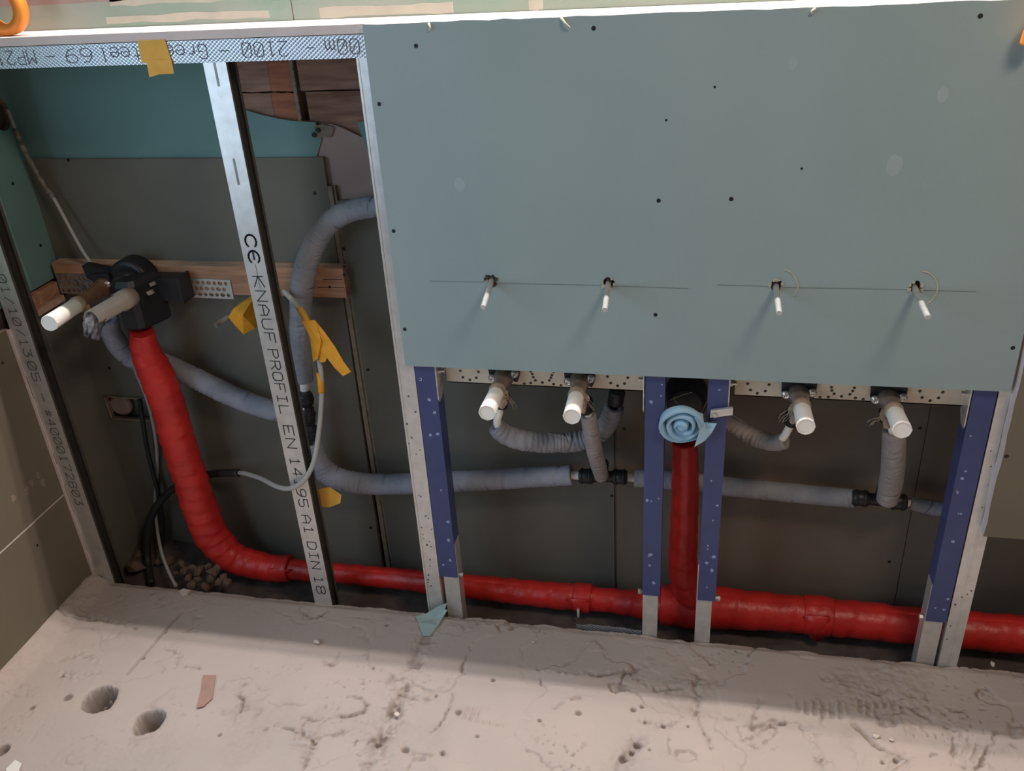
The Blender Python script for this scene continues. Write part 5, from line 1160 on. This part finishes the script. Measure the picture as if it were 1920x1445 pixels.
# ------------------------------------------------------------------ loose things
# orange roll standing on the ledge at the upper left
orr = thing('tape_roll', 'orange ring of tape standing on the ledge at the upper left', 'tape roll', (-1.2570, 0.0300, 1.2614))
oc = Vector((-1.2487, 0.0300, 1.3075)); mb = MB(); N = 48; rows = []
RX = 0.046
for i in range(N):
    a = 2*PI*i/N; d = Vector((math.cos(a), 0, math.sin(a)))
    c = Vector((oc.x, 0.03, ZT+RX))
    rows.append([c+d*(RX-0.0005)+Vector((0, -0.012, 0)), c+d*RX+Vector((0, 0.010, 0)), c+d*(RX-0.017)+Vector((0, 0.012, 0)), c+d*(RX-0.018)+Vector((0, -0.010, 0))])
V = [p for r_ in rows for p in r_]; F = []
for i in range(N):
    for j in range(4): a = i*4+j; b = i*4+(j+1) % 4; i2 = ((i+1) % N)*4; F.append((a, b, i2+(j+1) % 4, i2+j))
mb.add(V, F, 0, True); mb.build('ring', M_ORANGE, orr)
# orange hose end hanging over the ledge, mostly out of the picture
oh = MB(); h0 = Vector((0.4255, -0.0300, 1.2041))
tube(oh, [(h0.x+0.10, 0.04, ZT+0.012, 0.011), (h0.x+0.07, 0.0, ZT+0.020, 0.012), (h0.x+0.035, -0.034, ZT+0.004, 0.012), (h0.x+0.006, -0.040, ZT-0.030, 0.012), (h0.x+0.001, -0.036, h0.z-0.006, 0.012)], 16, 8)
# scraps on the slab
def scrap(nm, label, pts, th, m, cat, z=0.0035, lift=0.0, bend=0.0):
    mb = MB(); P2 = [(p[0], p[1]) for p in pts]
    mb.plate(P2, [], th, (0, 0, z+th), (1, 0, 0), (0, 1, 0))
    o = mb.build(nm, m); tag(o, label, cat); return o
bs = [(-0.5719, -0.0787, 0.0040), (-0.5566, -0.0765, 0.0040), (-0.5462, -0.0436, 0.0060), (-0.5430, -0.0269, 0.0100), (-0.5836, -0.0603, 0.0040), (-0.5945, -0.0402, 0.0060), (-0.6038, -0.0286, 0.0100), (-0.5825, -0.0120, 0.0088), (-0.5648, -0.0120, 0.0221), (-0.5532, -0.0100, 0.0312), (-0.5321, -0.0100, 0.0431), (-0.5386, -0.0110, 0.0245), (-0.5324, -0.0110, 0.0237), (-0.5667, -0.0180, -0.0012)]
BF = [(4,0,1), (4,1,2), (5,4,2), (5,2,13), (6,5,13), (7,6,13), (8,7,13), (2,3,13), (8,13,9), (9,13,11), (9,11,10), (11,13,3), (11,3,12)]
mb = MB(); mb.add(bs, BF); mb.add([(p[0], p[1]+0.0012, p[2]-0.0012) for p in bs], [f[::-1] for f in BF])
tag(mb.build('board_scrap', M_TEALSCRAP, recalc=False), 'torn scrap of pale teal board paper lying on the slab edge', 'scrap')
scrap('tile_shard', 'thin pinkish-brown shard lying to the right of the two core holes', [(-1.0065, -0.2590, 0.0000), (-0.9799, -0.2550, 0.0000), (-0.9547, -0.3161, 0.0000), (-0.9630, -0.3386, -0.0000), (-0.9742, -0.3445, 0.0000), (-0.9881, -0.3039, 0.0000)], 0.0016, M_SHARD, 'shard')
scrap('plaster_flake', 'white plaster flake at the slab edge near the pale cable end', [(-1.2016, -0.0207, 0.0000), (-1.1948, -0.0101, 0.0000), (-1.1747, -0.0131, 0.0000), (-1.1766, -0.0248, 0.0000), (-1.1876, -0.0302, 0.0000)], 0.006, M_STONE, 'flake', z=0.001)
scrap('paper_scrap', 'white scrap of paper on the floor at the lower left corner', [(-1.2704, -0.5410, 0.0000), (-1.2669, -0.5182, 0.0000), (-1.2481, -0.5239, 0.0000), (-1.2409, -0.5424, -0.0000), (-1.2509, -0.5537, 0.0000)], 0.0015, M_WHITEP, 'paper')
def pebble(mb, c, r, seed, fl=0.6):
    rnd = random.Random(seed); bm = bmesh.new(); bmesh.ops.create_icosphere(bm, subdivisions=1, radius=1.0)
    vs = []
    ang = rnd.uniform(0, 6.28); ca, sa_ = math.cos(ang), math.sin(ang)
    sc = (rnd.uniform(0.8, 1.3), rnd.uniform(0.7, 1.0), fl)
    for v in bm.verts:
        k = r*rnd.uniform(0.62, 1.2); x, y, z = v.co.x*sc[0]*k, v.co.y*sc[1]*k, v.co.z*sc[2]*k
        vs.append((c[0]+x*ca-y*sa_, c[1]+x*sa_+y*ca, c[2]+z))
    mb.add(vs, [tuple(v.index for v in f.verts) for f in bm.faces]); bm.free()
for i, (p, r, lab) in enumerate((((-0.7984, -0.1320, 0.0000), 0.0085, 'pale rounded pebble on the slab left of the teal scrap'), ((-0.5597, -0.2990, 0.0000), 0.008, 'pale pebble beside the rough groove in the slab'),
        ((-0.3273, -0.0636, 0.0000), 0.005, 'small pale pebble near the slab edge under the left frame'), ((0.3513, -0.2113, 0.0000), 0.007, 'pale pebble on the lit slab at the lower right'), ((0.3770, -0.2147, 0.0000), 0.005, 'smaller pebble just right of the pale pebble at lower right'), ((0.6028, 0.0068, 0.0000), 0.008, 'small stone on the slab edge right of the far right stud'))):
    mb = MB(); pebble(mb, (p[0], p[1], 0.004+r*0.3), r, 40+i); tag(mb.build('pebble', M_STONE), lab, 'pebble')
# rubble along the foot of the recess
spots = [(-1.3457, 0.1200, -0.0318), (-1.3278, 0.1300, -0.0344), (-1.2423, 0.0700, -0.0073), (-1.2226, 0.0800, -0.0065), (-1.1969, 0.0700, -0.0022), (-1.1757, 0.0800, 0.0054), (-1.1566, 0.0600, 0.0038), (-1.1496, 0.0750, 0.0056), (-1.2219, 0.0500, -0.0122), (-1.1935, 0.0500, -0.0157), (-1.1584, 0.0500, -0.0083), (-1.1228, 0.0500, 0.0025), (-1.2679, 0.0700, -0.0204), (-1.1135, 0.0450, -0.0124),
         (-1.3951, 0.0900, -0.0267), (-1.4264, 0.1500, -0.0433), (-1.2686, 0.1000, -0.0142), (-1.1311, 0.0400, -0.0068), (-1.1676, 0.0350, -0.0203), (-1.2040, 0.0350, -0.0212)]
bedz = lambda x, y: ZBED+0.050*float(smooth(-1.0, -1.35, np.array(x)))*float(smooth(0.05, 0.2, np.array(y)))
for i, p in enumerate(spots):
    r = random.uniform(0.007, 0.019) if i not in (14, 15) else 0.026
    mb = MB(); pebble(mb, (p[0], p[1], p[2]), r, 80+i, 0.75)
    if i in (14, 15):
        tag(mb.build('rubble_chunk', M_RUBBLE), ('big rubble chunk behind the black conduit, nearest the leftmost stud', 'big rubble chunk at the back of the left corner, behind the nearer big one')[i-14], 'rubble')
        continue
    tag(mb.build('rubble_chunk', M_RUBBLE), 'chunk of dusty mortar rubble heaped at the left foot of the recess', 'rubble', 'rubble chunks at the foot of the left bay')
tag(oh.build('orange_hose', M_ORANGE), 'end of an orange hose hanging over the panel at the right edge', 'hose')
